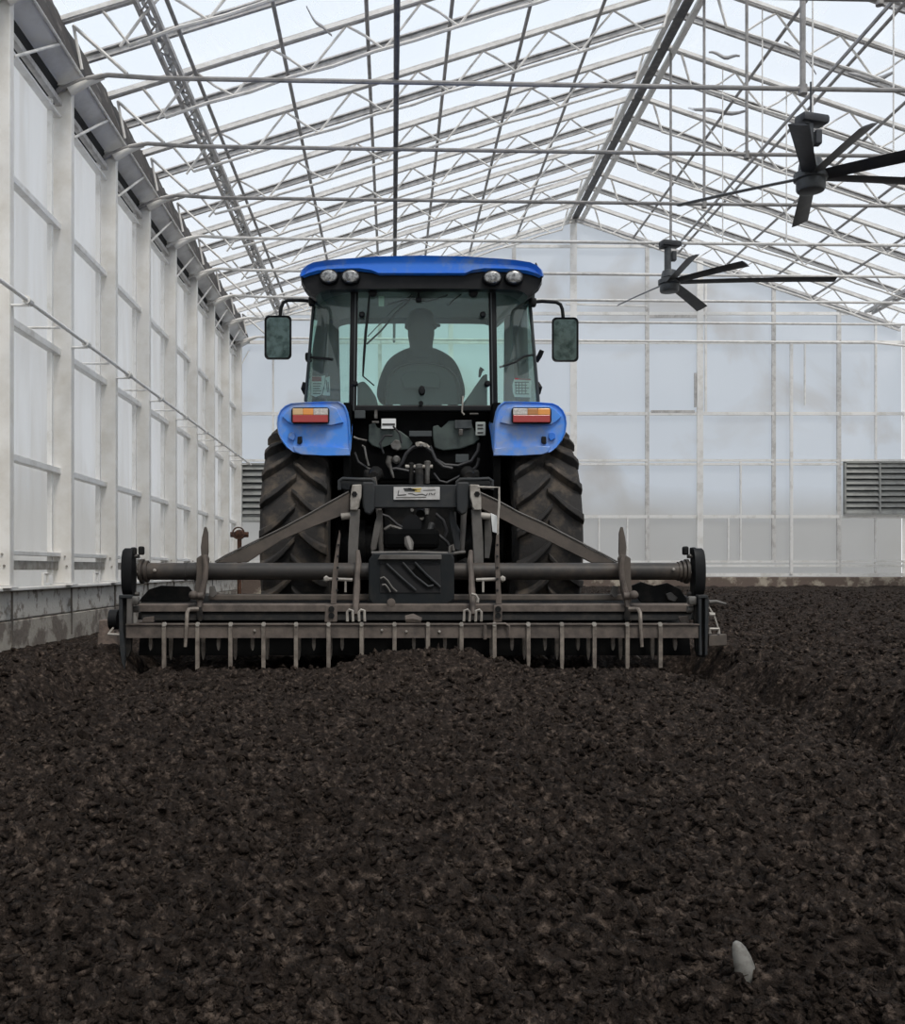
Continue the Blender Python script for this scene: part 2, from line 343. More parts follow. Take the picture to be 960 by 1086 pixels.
# left wall film with shallow vertical ribs
def wl_pt(y, z): return Vector((WL-0.02+0.008*math.sin(y*24), y, z))
struct(grid_mesh('wall_left', lin(YB, 18.0, 560), [0.45, 1.4, 2.4, 3.4, 4.62], wl_pt, M['wall_film']), 'milky film panels of the left side wall')
def wr_pt(y, z): return Vector((WRX+0.02, y, z))
struct(grid_mesh('wall_right', lin(YB, 18.4, 30), [0.2, 1.4, 2.4, 3.4, 5.09], wr_pt, M['wall_film']), 'milky film side wall on the right')
def gable(name, y0, m, skew, lab):
    N = 60; bm = bmesh.new(); lo = []; hi = []
    xs = lin(WL, XR, 34)+lin(XR, WRX, 34)[1:]
    for x in xs:
        y = skew_y(x, y0) if skew else y0
        top = roof_z(x)+0.04
        lo.append([bm.verts.new((x, y+0.006*math.sin(3*x+2*t), 0.42+(top-0.42)*t)) for t in (0, .15, .3, .45, .6, .75, .9, 1)])
    for A, B in zip(lo, lo[1:]):
        for k in range(7): bm.faces.new((A[k], B[k], B[k+1], A[k+1]))
    me = bpy.data.meshes.new(name); bm.to_mesh(me); bm.free()
    o = bpy.data.objects.new(name, me); COL.objects.link(o); me.materials.append(m)
    struct(o, lab)
gable('wall_back', YE+0.03, M['end_film'], True, 'milky film gable wall at the far end')
gable('wall_front', YB, M['end_film'], False, 'milky film gable wall behind the viewpoint')

# outside ground seen dimly through the film
mb = MB(); mb.box((3, 8, -0.35), (140, 140, 0.1))
struct(mb.build('exterior_ground', M['outside']), 'bare ground outside the greenhouse')

# soil: mesh that gets coarser with distance
def soil():
    us = np.linspace(-1.0, 1.0, 940); us = np.sign(us)*(0.62*np.abs(us)+0.95*np.abs(us)**3)
    Y = [0.55]
    while Y[-1] < 18.3: Y.append(Y[-1]+max(0.0039*Y[-1], 0.0032))
    Y = np.array(Y)
    U, YY = np.meshgrid(us, Y); X = U*np.maximum(YY, 0.9)*1.0+0.05*YY
    X = np.clip(X, WL-0.02+0*X, WRX+0.05)
    cell = np.maximum(0.0039*YY, 0.003)
    Z = soil_h(X, YY, cell)
    far = YY > end_y(X)-0.02
    n, mm = X.shape
    co = np.stack([X, np.minimum(YY, skew_y(X, YE)+0.01), Z], -1).reshape(-1, 3)
    idx = np.arange(n*mm).reshape(n, mm)
    f = np.stack([idx[:-1,:-1], idx[:-1,1:], idx[1:,1:], idx[1:,:-1]], -1).reshape(-1, 4)
    # drop the cells folded flat against the walls
    xa = X[:-1,:-1].ravel(); xb = X[:-1,1:].ravel(); ya = co[f[:,0],1]; yb = co[f[:,3],1]
    f = f[(xb-xa > 1e-5) & (yb-ya > 1e-5)]
    used = np.unique(f); re = np.full(n*mm, -1); re[used] = np.arange(len(used)); co = co[used]; f = re[f]
    me = bpy.data.meshes.new('floor'); me.vertices.add(len(co)); me.vertices.foreach_set('co', co.ravel())
    me.loops.add(f.size); me.loops.foreach_set('vertex_index', f.ravel().astype(np.int32))
    me.polygons.add(len(f)); me.polygons.foreach_set('loop_start', np.arange(0, f.size, 4, dtype=np.int32)); me.polygons.foreach_set('loop_total', np.full(len(f), 4, dtype=np.int32))
    me.update(); me.validate(); me.polygons.foreach_set('use_smooth', np.ones(len(me.polygons), dtype=bool))
    o = bpy.data.objects.new('floor', me); COL.objects.link(o); me.materials.append(M['soil']); 
    struct(o, 'dark brown tilled soil covering the greenhouse floor')
def soil_mat():
    m = bpy.data.materials.new('dark_soil'); m.use_nodes = True; nt = m.node_tree; b = nt.nodes['Principled BSDF']
    b.inputs['Roughness'].default_value = 0.95; b.inputs['Specular IOR Level'].default_value = 0.12
    tc = nt.nodes.new('ShaderNodeTexCoord')
    def noise(s, d, r=0.6):
        n = nt.nodes.new('ShaderNodeTexNoise'); n.inputs['Scale'].default_value = s; n.inputs['Detail'].default_value = d; n.inputs['Roughness'].default_value = r
        nt.links.new(tc.outputs['Object'], n.inputs['Vector']); return n
    a = noise(38, 6, 0.7); c = noise(1.3, 4); d = noise(150, 3)
    cr = nt.nodes.new('ShaderNodeValToRGB'); e = cr.color_ramp.elements
    e[0].position = 0.36; e[0].color = (0.009,0.0064,0.0051,1); e[1].position = 0.72; e[1].color = (0.150,0.113,0.090,1)
    mid = cr.color_ramp.elements.new(0.54); mid.color = (0.0335,0.0248,0.0199,1)
    nt.links.new(a.outputs['Fac'], cr.inputs['Fac'])
    x = nt.nodes.new('ShaderNodeMix'); x.data_type = 'RGBA'; x.blend_type = 'MULTIPLY'; x.inputs['Factor'].default_value = 0.7
    mr = nt.nodes.new('ShaderNodeMapRange'); mr.inputs['From Min'].default_value = 0.3; mr.inputs['From Max'].default_value = 0.7; mr.inputs['To Min'].default_value = 0.75; mr.inputs['To Max'].default_value = 1.25
    nt.links.new(c.outputs['Fac'], mr.inputs['Value']); nt.links.new(cr.outputs['Color'], x.inputs['A']); nt.links.new(mr.outputs['Result'], x.inputs['B'])
    nt.links.new(x.outputs['Result'], b.inputs['Base Color'])
    bp = nt.nodes.new('ShaderNodeBump'); bp.inputs['Strength'].default_value = 1.0; bp.inputs['Distance'].default_value = 0.012
    ad = nt.nodes.new('ShaderNodeMath'); ad.operation = 'ADD'; nt.links.new(a.outputs['Fac'], ad.inputs[0]); nt.links.new(d.outputs['Fac'], ad.inputs[1])
    nt.links.new(ad.outputs[0], bp.inputs['Height']); nt.links.new(bp.outputs['Normal'], b.inputs['Normal'])
    return m
M['soil'] = soil_mat()
soil()
def S(x, y): return float(soil_base(np.array([x]), np.array([y]))[0])

# loose crumbs of soil lying on the bed (nobody could count them)
def crumbs():
    r = np.random.RandomState(5)
    b = bmesh.new(); bmesh.ops.create_icosphere(b, subdivisions=1, radius=1)
    co = np.array([v.co[:] for v in b.verts]); fc = np.array([[v.index for v in f.verts] for f in b.faces]); b.free()
    N = 62000
    y = 0.85*(15/0.85)**(r.rand(N)**1.25); u = r.uniform(-0.52, 0.62, N); x = u*y
    k = (x > WL+0.06); x = x[k]; y = y[k]; N = len(x)
    z = soil_h(x, y, 0.0039*y)
    rad = (0.0036+0.0085*r.rand(N)**2.2)*(0.72+0.20*np.minimum(y, 6)+0.10*np.maximum(y-6, 0))
    keep = (rad < 0.03) & (y < skew_y(x, YE)-0.2) & ((y < 5.5) | (y > 10.5) | (x > 1.95)); x, y, z, rad = x[keep], y[keep], z[keep], rad[keep]; N = len(x)
    V = co[None]*(0.45+0.9*r.rand(N, len(co), 1))
    sc = np.stack([rad*r.uniform(.8, 1.9, N), rad*r.uniform(.7, 1.3, N), rad*r.uniform(.32, .8, N)], -1)
    V = V*sc[:, None, :]
    q = r.normal(size=(N, 4))*np.array([1.2, .55, .55, 1.2]); q /= np.linalg.norm(q, axis=1, keepdims=True); w, a, bb, c = q.T
    R = np.stack([1-2*(bb*bb+c*c), 2*(a*bb-c*w), 2*(a*c+bb*w), 2*(a*bb+c*w), 1-2*(a*a+c*c), 2*(bb*c-a*w), 2*(a*c-bb*w), 2*(bb*c+a*w), 1-2*(a*a+bb*bb)], -1).reshape(N, 3, 3)
    V = np.einsum('nij,nvj->nvi', R, V)+np.stack([x, y, z+rad*0.12], -1)[:, None, :]
    n = len(co); f = (fc[None]+(np.arange(N)*n)[:, None, None]).reshape(-1, 3); V = V.reshape(-1, 3)
    me = bpy.data.meshes.new('soil_crumbs'); me.vertices.add(len(V)); me.vertices.foreach_set('co', V.ravel())
    me.loops.add(f.size); me.loops.foreach_set('vertex_index', f.ravel().astype(np.int32))
    me.polygons.add(len(f)); me.polygons.foreach_set('loop_start', np.arange(0, f.size, 3, dtype=np.int32)); me.polygons.foreach_set('loop_total', np.full(len(f), 3, dtype=np.int32))
    me.update(); me.validate()
    o = bpy.data.objects.new('soil_crumbs', me); COL.objects.link(o); me.materials.append(M['soil'])
    tag(o, 'loose dark crumbs of soil scattered over the tilled bed', 'soil', kind='stuff')
crumbs()

# ================================================================== LEFT WALL
_trim = [0]
def trim(mb, m, label, **k):
    _trim[0] += 1; o = mb.build('trim_%d' % _trim[0], m, **k); return struct(o, label)
POST_Y = [8.135+1.3135*k for k in range(-1, 8)]
# concrete kerb in two courses
mb = MB(); mb.box((WL-0.02, 7, 0.335), (0.20, 22, 0.21), bevel=0.012)
trim(mb, M['curb'], 'limewashed upper course of the kerb under the left wall')
mb = MB(); mb.box((WL-0.012, 7, 0.055), (0.19, 22, 0.34), bevel=0.008)
trim(mb, M['curb_low'], 'peeling lower course of the kerb under the left wall')
for i in range(7):
    y = 6.95+1.3135*i+0.12
    mb = MB(); mb.box((WL+0.085, y, 0.24), (0.012, 0.016, 0.39)); trim(mb, M['joint'], 'mortar joint in the left kerb')
mb = MB(); mb.box((WL+0.03, 7, 0.452), (0.17, 22, 0.022), bevel=0.004)
trim(mb, M['post'], 'white sill on the left kerb')
RZ = [(4.33, 0.022, 'white thin top rail of the left wall'), (3.42, 0.05, 'white upper rail of the left wall'), (2.385, 0.055, 'white middle rail of the left wall'), (1.405, 0.05, 'white lower rail of the left wall'), (0.715, 0.035, 'white bottom rail of the left wall')]
for z, h, lab in RZ:
    mb = MB(); mb.box((WL+0.035, 7.0, z), (0.065, 22, h), bevel=0.004); trim(mb, M['rail'], lab)
mb = MB(); mb.box((WL+0.02, 7.0, 0.625), (0.05, 22, 0.07), bevel=0.004); trim(mb, M['wood'], 'grey timber board along the foot of the left wall')
mb = MB(); mb.box((WL+0.02, 7.0, 4.515), (0.05, 22, 0.17)); trim(mb, M['gap'], 'painted dark gap between left wall and gutter')  # black strip standing in for the shaded gap under the gutter
mb = MB(); mb.box((WL+0.05, 7.0, 4.44), (0.05, 22, 0.05), bevel=0.004); trim(mb, M['galv'], 'eaves rail of the left wall')
N = len(POST_Y)
for k, y in enumerate(POST_Y):
    y = y+0.04
    far = N-k
    t = thing('wall_post', 'broad white wall post, %s from the far left corner' % (ORD[far-1]), 'post', (WL+0.07, y, 0.463), 'wall posts')
    mb = MB(); mb.box((WL+0.075, y, 2.53), (0.15, 0.012, 4.10)); mb.box((WL+0.147, y+0.035, 2.53), (0.010, 0.07, 4.10)); mb.box((WL+0.005, y+0.035, 2.53), (0.010, 0.07, 4.10))
    mb.build('web', M['post'], t, bevel=0.003)
    mb = MB(); mb.box((WL+0.08, y+0.03, 0.469), (0.19, 0.13, 0.012), bevel=0.003); mb.build('base_plate', M['post'], t)
    mb = MB(); mb.box((WL+0.12, y+0.02, 4.585), (0.22, 0.09, 0.012)); mb.prism([(WL+0.03, y-0.008, 4.47), (WL+0.17, y-0.008, 4.58), (WL+0.03, y-0.008, 4.58)], (0, 0.01, 0)); mb.build('head_plate', M['post'], t)
    for dx, dz in ((0.035, 0.62), (0.115, 0.62), (0.05, 0.70), (0.10, 0.70)):
        mb = MB(); mb.cyl((WL+dx, y-0.018, dz), (WL+dx, y-0.004, dz), 0.008, 8); mb.build('bolt', M['cap'], t)
    # glazing bar just before each post
    mb = MB(); mb.box((WL+0.02, y-0.13, 2.55), (0.04, 0.03, 4.0)); mb.box((WL+0.012, y-0.085, 2.55), (0.02, 0.03, 4.0)); trim(mb, M['rail'], 'white glazing bar beside a left wall post')
# low hooks on the sill
for k, y in enumerate(POST_Y[1:4]):
    yy = y-0.45
    mb = MB(); mb.tube([(WL+0.10, yy-0.03, 0.47), (WL+0.10, yy-0.03, 0.56), (WL+0.10, yy+0.07, 0.56), (WL+0.10, yy+0.07, 0.49)], 0.012, 8)
    tag(mb.build('hook', M['post'], smooth=True), 'white bent hook on the left sill before the %s post from the far corner' % ORD[N-k-2], 'hook', 'hooks on the left sill')
# heating pipe on brackets
t = thing('heating_pipe', 'long thin white pipe on brackets along the left wall', 'pipe', (-2.55, 7, 2.46))
mb = MB(); mb.tube([(-2.53, -3.5, 2.46), (-2.53, 17.75, 2.46)], 0.016, 10); mb.build('pipe', M['rail'], t, smooth=True)
for y in POST_Y:
    for off, L in ((0.06, 0.14), (0.70, 0.24)):
        mb = MB(); mb.tube([(-2.52, y+off, 2.43), (WL+0.03, y+off, 2.43)], 0.010, 6); mb.build('bracket', M['rail'], t)
    mb = MB(); mb.tube([(-2.53, y+0.02, 2.46), (-2.53, y+0.10, 2.46)], 0.030, 10); mb.build('pipe_clamp', M['post'], t)
# gutter
t = thing('gutter', 'grey sheet metal gutter under the left eaves with mossy inner wall', 'gutter', (-2.68, 7, 4.6))
mb = MB(); mb.prism([(-2.77, YB, 4.60), (-2.59, YB, 4.70), (-2.59, YB, 4.708), (-2.77, YB, 4.608)], (0, 22, 0)); mb.build('gutter_sole', M['gutter'], t)
mb = MB(); mb.tube([(-2.585, YB, 4.70), (-2.585, 18, 4.70)], 0.013, 8); mb.build('gutter_lip', M['white_steel'], t, smooth=True)
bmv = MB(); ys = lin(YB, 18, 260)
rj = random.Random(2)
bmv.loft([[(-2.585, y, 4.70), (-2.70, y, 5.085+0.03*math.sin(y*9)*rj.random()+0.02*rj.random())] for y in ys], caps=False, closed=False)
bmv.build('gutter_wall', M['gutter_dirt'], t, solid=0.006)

# ================================================================== ROOF FRAME
TR = [8.315+1.3135*k for k in range(-1, 8)]
EXL, EXR = -2.76, 9.44
TIE = CH+4.03
def rafter_line(mb, y, dz, w, h):
    for a, b in ((EXL, XR), (XR, EXR)):
        mb.bar((a, y, roof_z(a)+dz), (b, y, roof_z(b)+dz), w, h)
NT = len(TR)
rw = random.Random(11)
for k, y in enumerate(TR):
    lab = 'white lattice roof truss, %s counted from the far gable' % ORD[NT-1-k]
    t = thing('roof_truss', lab, 'truss', (XR, y, TIE), 'roof trusses')
    mb = MB(True); rafter_line(mb, y, 0.0, 0.045, 0.05); rafter_line(mb, y+0.03, 0.045, 0.02, 0.03); mb.build('rafter', M['galv'], t)
    mb = MB(True); rafter_line(mb, y-0.075, -0.03, 0.03, 0.035); mb.build('rafter_liner', M['white_steel'], t)
    D = 0.36
    for a, b in ((EXL+0.6, XR-0.35), (XR+0.35, EXR-0.6)):
        pts = [(x, y, roof_z(x)-D+0.012*math.sin(x*7+k)) for x in lin(a, b, 14)]
        pts = [(a-.22 if a < 0 else a-.12, y, roof_z(a-.2)-.03)]+pts+[(b+.22 if b > 6 else b+.12, y, roof_z(b+.2)-.03)]
        mb = MB(True); mb.tube(pts, 0.016, 6); mb.build('lower_chord', M['white_steel'], t, smooth=True)
    for sgn in (-1, 1):
        mb = MB(True)
        x = XR+sgn*0.55; j = 0
        while abs(x-XR) < 5.55:
            step = 0.36
            x2 = x+sgn*step
            a = (x, y, roof_z(x)-(0.02 if j % 2 else D)); b = (x2, y, roof_z(x2)-(D if j % 2 else 0.02))
            if True:
                mid = ((x+x2)/2, y+rw.uniform(-.02, .02), (a[2]+b[2])/2+rw.uniform(-.02, .02))
                mb.tube([a, mid, b], 0.0125, 6)
            x = x2; j += 1
        mb.build('web_bars', M['white_steel'], t)
    mb = MB(True); mb.tube([(EXL-0.02, y, TIE-0.12), (EXL+0.2, y, TIE-0.02), (EXL+0.42, y, TIE+0.03), (EXL+0.8, y, TIE+0.01), (XR, y, TIE), (EXR-0.8, y, TIE), (EXR, y, TIE-0.08)], 0.020, 8)
    mb.build('tie_rod', M['tie'] if k < 4 else M['white_steel'], t, smooth=True)
    if k <= 4: mb = MB(True); mb.tube([(XR+0.10, y, TIE-0.03), (XR+0.10, y, roof_z(XR+0.1))], 0.026 if k == 1 else 0.016, 8); mb.cyl((XR+0.10, y, TIE-0.045), (XR+0.10, y, TIE+0.03), 0.038 if k == 1 else 0.028, 10); mb.build('king_post', M['tie'], t, smooth=True)
    if 2 <= k <= 4:
        for dx in ((0.75,) if k % 2 else (0.75, 1.55)):
            mb = MB(True); mb.tube([(XR+dx, y, TIE), (XR+dx, y, roof_z(XR+dx)-0.02)], 0.008, 6)
            mb.build('hanger_wire', M['white_steel'], t)
    # foot of the truss at the gutter
    mb = MB(True); mb.tube([(-2.66, y+0.02, 4.53), (-2.50, y+0.02, 4.62), (-2.38, y+0.02, 4.66)], [0.040, 0.036, 0.026], 12); mb.build('foot_sleeve', M['post'], t, smooth=True)
    mb = MB(True); mb.tube([(-2.66, y+0.14, 4.20), (-2.60, y+0.9, 4.69)], 0.012, 6); mb.build('eave_stay', M['white_steel'], t)
    mb = MB(True); mb.tube([(-2.62, y, 5.06), (-2.18, y, TIE+0.04)], 0.016, 6); mb.tube([(-2.62, y, 5.06), (-2.56, y+.03, 4.72)], 0.013, 6)
    mb.build('knee_brace', M['white_steel'], t)
for k, y in enumerate(TR[:-1]):
    mb = MB(True); rafter_line(mb, y+0.6567, 0.01, 0.038, 0.045); rafter_line(mb, y+0.645, 0.05, 0.07, 0.015)
    o = mb.build('glazing_bar', M['galv'])
    tag(o, 'thin grey glazing bar between the %s and %s roof trusses from the far gable' % (ORD[NT-1-k], ORD[NT-2-k]), 'roof bar', 'roof glazing bars')
# loose torn strips of film and twine hanging under the bars
def strip(label, pts, w, seed):
    r = random.Random(seed); rings = []
    n = len(pts)
    for i, p in enumerate(pts):
        p = Vector(p); ww = w*(0.25+0.75*math.sin(PI*(i+0.4)/(n)))
        rings.append([p+Vector((0, 0, ww)), p+Vector((0, 0.01, -ww))])
    mb = MB(); mb.loft(rings, caps=False, closed=False); o = mb.build('film_strip', M['curtain_strip'], smooth=True, solid=0.003)
    tag(o, label, 'film strip', 'torn film strips under the roof')
M['curtain_strip'] = mat('greyed_film_strip', (0.42,0.41,0.41), 0.5)
def hung(px0, py0, px1, py1, Y, sag, label, w=0.03, seed=0):
    pts = []
    for i in range(9):
        t = i/8; qx = px0+(px1-px0)*t; qy = py0+(py1-py0)*t+sag*math.sin(PI*t)+1.5*math.sin(9*t+seed)
        a, b = (qx-VX)/F, (VY-qy)/F; Yr = (ZR-CH+SL*XR)/(b+SL*a) if a*11 > XR else (ZR-CH-SL*XR)/(b-SL*a)
        pts.append(P(qx, qy, Yr-0.10))
    strip(label, pts, w, seed)
hung(730, 113, 792, 118, 11.2, 3, 'grey torn film strip left of the nearer fan under the right roof slope', 0.03, 1)
hung(900, 76, 948, 78, 8.9, 6, 'grey torn film strip at the upper right just below the near tie rod', 0.035, 2)
hung(752, 55, 785, 60, 10.2, 2, 'grey torn film strip high on the right slope near the ridge', 0.022, 3)
hung(832, 45, 866, 78, 9.3, -4, 'curled grey film strip beside the tall king post', 0.016, 4)
hung(325, 8, 352, 36, 9.0, 4, 'curled grey film strip at the top under the left slope', 0.016, 5)

# purlins and ridge
PX = [(-1.87,'fifth'),(-1.05,'fourth'),(-0.24,'third'),(0.585,'second'),(1.42,'first'),(2.27,'uppermost')]
def run(x, z, r, y0=5.5, y1=18.1, n=8):
    mb = MB(); mb.tube([(x, y0, z), (x, y1+SKEW*(x-XR), z)], r, n); return mb
for x, nm in PX:
    lab = {'uppermost':'grey purlin nearest the ridge on the left slope'}.get(nm, 'grey purlin, %s below the uppermost on the left slope' % nm)
    tag(run(x, roof_z(x)-0.06, 0.020).build('purlin', M['tie'], smooth=True), lab, 'purlin', 'roof purlins')
for i, x in enumerate((4.42, 5.25, 6.08, 6.90, 7.72)):
    lab = 'grey purlin nearest the ridge on the right slope' if i == 0 else 'grey purlin, %s below the uppermost on the right slope' % ORD[i-1]
    tag(run(x, roof_z(x)-0.06, 0.020).build('purlin', M['tie'], smooth=True), lab, 'purlin', 'roof purlins')
t = thing('ridge_beam', 'wide dark ridge beam along the roof peak', 'beam', (XR, 11, ZR))
mb = MB(); mb.box((XR, 11.3, ZR-0.05), (0.11, 13.8, 0.03)); mb.build('ridge_board', M['dark_steel'], t)
for s in (-1, 1):
    mb = MB(); mb.bar((XR+s*0.13, 4.4, ZR-0.07), (XR+s*0.13, 18.15, ZR-0.07), 0.07, 0.05); mb.build('ridge_rail', M['white_steel'], t)
tag(run(0.035, TIE+0.05, 0.024, 5.5, 17.9).build('water_pipe', M['dark_steel'], smooth=True), 'dark straight pipe running along the house under the left slope', 'pipe')
# two cables that meet the fan hangers
for a, b, lab in (((3.60, 5.5), (3.60, 12.3), 'thin grey tube beside the fan hangers, running along the house over the tie rods'),):
    mb = MB(); mb.tube([(a[0], a[1], TIE+0.05), (b[0], b[1], TIE+0.05)], 0.016, 6); tag(mb.build('fan_rail', M['galv'], smooth=True), lab, 'tube')
# curtain girders: two chords with rolled film and lacing
def girder(x, z, lab):
    t = thing('curtain_girder', lab, 'girder', (x, 11, z))
    for s in (-1, 1):
        mb = MB(); mb.bar((x+s*0.065, 5.5, z-s*0.01), (x+s*0.065, 17.9, z-s*0.01), 0.035, 0.05); mb.build('chord', M['galv'], t)
    mb = MB(); y = 5.6; j = 0; pts = []
    while y < 17.9: pts.append((x+(0.05 if j % 2 else -0.05), y, z)); y += 0.16; j += 1
    mb.tube(pts, 0.010, 5); mb.build('lacing', M['galv'], t)
    mb = MB(); r = random.Random(4); ys = lin(5.5, 17.9, 160)
    mb.tube([(x+r.uniform(-.012, .012), yy, z+0.02+r.uniform(-.015, .015)) for yy in ys], [0.014+0.016*r.random() for _ in ys], 7); mb.build('rolled_film', M['curtain'], t, smooth=True)
girder(-2.02, roof_z(-2.02)-0.13, 'dark laced girder with rolled film under the left roof slope')
girder(8.62, roof_z(8.62)-0.13, 'laced girder with rolled film under the right roof slope')

# ================================================================== END WALL
def ebar(px0, py0, px1, py1, w, m, lab, dep=0.04, off=-0.03):
    a, b = PE(px0, py0), PE(px1, py1); o = Vector((0, off, 0)); k = w/57.8
    mb = MB()
    if abs(px1-px0) > abs(py1-py0): mb.bar(a+o, b+o, dep, k, up=(0,0,1)) if False else mb.bar(a+o, b+o, k, dep, up=(0,1,0))
    else: mb.bar(a+o, b+o, k, dep, up=(0,1,0))
    trim(mb, m, lab)
for y, w, lab, x0, x1 in ((262, 3.0, 'white rail high in the far gable', 533, 692), (333, 3.2, 'white rail across the far gable at eaves level', 262, 925), (363.5, 3.4, 'white upper rail of the far wall', 254, 975),
        (439, 3.4, 'white middle rail of the far wall', 254, 975), (488.5, 2.4, 'white paired rail of the far wall', 254, 975), (492.5, 2.4, 'white paired rail of the far wall', 254, 975), (548, 3.4, 'white lower rail of the far wall', 254, 975),
        (595.5, 2.2, 'white bottom rail of the far wall', 254, 975), (600, 2.6, 'white bottom rail of the far wall', 254, 975), (609.5, 3.4, 'white sill of the far wall', 254, 975)):
    ebar(x0, y, x1, y, w, M['rail'], lab)
ebar(600, 290, 668, 291, 2, M['rail'], 'short thin rail high in the far gable')
ebar(600, 323, 686, 325, 2, M['rail'], 'short thin rail below the gable top')
ebar(608, 232, 608, 610, 7, M['rail'], 'white ridge post of the far wall')
ebar(686, 258, 686, 597, 4, M['mullion'], 'grey mullion of the far wall')
ebar(741.5, 276, 741.5, 609, 6.5, M['rail'], 'thick white mullion of the far wall', off=-0.05)
ebar(748, 300, 748, 438, 2.4, M['rail'], 'thin white stile beside the thick mullion')
ebar(820, 302, 820, 597, 4, M['mullion'], 'grey mullion of the far wall')
ebar(838, 362, 838, 609, 3.0, M['rail'], 'thin white pipe down the far wall', off=-0.06)
ebar(889, 330, 889, 609, 4.2, M['mullion'], 'grey mullion of the far wall')
ebar(853, 364, 853, 430, 1.3, M['rail'], 'thin bar on the far wall'); ebar(928, 340, 928, 609, 2, M['rail'], 'thin bar at the right of the far wall')
ebar(785, 490, 785, 597, 1.6, M['rail'], 'thin bar on the far wall'); ebar(665, 548, 665, 597, 1.6, M['rail'], 'thin bar on the far wall')
ebar(772, 548, 772, 597, 1.6, M['rail'], 'thin bar on the far wall'); ebar(635, 548, 635, 597, 1.6, M['rail'], 'thin bar on the far wall')
ebar(545, 255, 545, 609, 4, M['mullion'], 'grey mullion of the far wall'); ebar(478, 280, 478, 609, 5, M['rail'], 'white mullion of the far wall')
ebar(403, 300, 403, 609, 4, M['mullion'], 'grey mullion of the far wall'); ebar(331, 318, 331, 609, 4, M['mullion'], 'grey mullion of the far wall'); ebar(290, 333, 290, 609, 2, M['rail'], 'thin bar at the left of the far wall')
ebar(254.5, 345, 254.5, 609, 5, M['post'], 'white corner post of the far wall')
ebar(686, 336, 741, 336, 3, M['galv'], 'grey head of the vent panel'); ebar(690, 437, 736, 437, 3, M['galv'], 'grey sill of the vent panel'); ebar(737, 396, 737, 432, 2, M['galv'], 'grey stile of the vent panel')
for s in (-1, 1):
    mb = MB(True); a = -2.7 if s < 0 else 9.4
    mb.bar((a, YE-0.03, roof_z(a)-0.03), (XR, YE-0.03, roof_z(XR)-0.03), 0.09, 0.05); mb.bar((a, YE-0.05, roof_z(a)-0.10), (XR, YE-0.05, roof_z(XR)-0.10), 0.03, 0.04)
    trim(mb, M['white_steel'] if s < 0 else M['galv'], 'sloping gable rafter on the %s of the far wall' % ('left' if s < 0 else 'right'))
mb = MB(True); mb.box((XR, YE+0.0, 0.20), (12.3, 0.16, 0.49), bevel=0.01); trim(mb, M['curb_old'], 'stained brown concrete kerb under the far wall')
# louvre vents
def louvre(px0, py0, px1, py1, cols, lab):
    a, b = PE(px0, py1), PE(px1, py0); y = a.y-0.08
    t = thing('louvre_vent', lab, 'vent', (a.x, y, a.z))
    mb = MB(); w = 0.035
    for x in [a.x+(b.x-a.x)*i/cols for i in range(cols+1)]: mb.box((x, y, (a.z+b.z)/2), (w, 0.07, b.z-a.z))
    mb.box(((a.x+b.x)/2, y, a.z), (b.x-a.x+w, 0.07, w)); mb.box(((a.x+b.x)/2, y, b.z), (b.x-a.x+w, 0.07, w)); mb.build('frame', M['louvre'], t, bevel=0.003)
    mb = MB(); mb.box(((a.x+b.x)/2, y+0.05, (a.z+b.z)/2), (b.x-a.x, 0.01, b.z-a.z)); mb.build('backing', M['trim'], t)
    n = 9
    for i in range(n):
        z = a.z+(b.z-a.z)*(i+0.5)/n
        mb = MB(); mb.box(((a.x+b.x)/2, y, z), (b.x-a.x-w, 0.012, (b.z-a.z)/n*0.92), Matrix.Rotation(math.radians(-35), 3, 'X')); mb.build('slat', M['louvre'], t)
louvre(894, 491, 966, 545, 2, 'grey louvre vent in the far wall at the right edge')
louvre(257, 493, 306, 553, 1, 'pale louvre vent in the far wall beside the left tractor tyre')
# rusty valve
b = P(254, 567, 15.6)
t = thing('valve', 'rusty brown valve with handwheel on a standpipe near the far left corner', 'valve', (b.x, b.y, 0.1))
mb = MB(); mb.cyl((b.x, b.y, 0.02), (b.x, b.y, b.z+0.02), 0.035, 10); mb.build('standpipe', M['rust'], t, smooth=True)
mb = MB(); mb.ball(b, 0.085, 2, (1.1, 1, 0.95)); mb.cyl(b+Vector((-.14, 0, 0)), b+Vector((.14, 0, 0)), 0.045, 10); mb.build('body', M['rust'], t, smooth=True)
mb = MB(); ring = [b+Vector((0.09*math.cos(i*PI/8), -0.1, 0.09*math.sin(i*PI/8)+0.02)) for i in range(16)]; mb.tube(ring, 0.013, 6, closed=True); mb.cyl(b+Vector((0, 0, .02)), b+Vector((0, -.11, .02)), 0.014, 8); mb.build('handwheel', M['rust'], t, smooth=True)

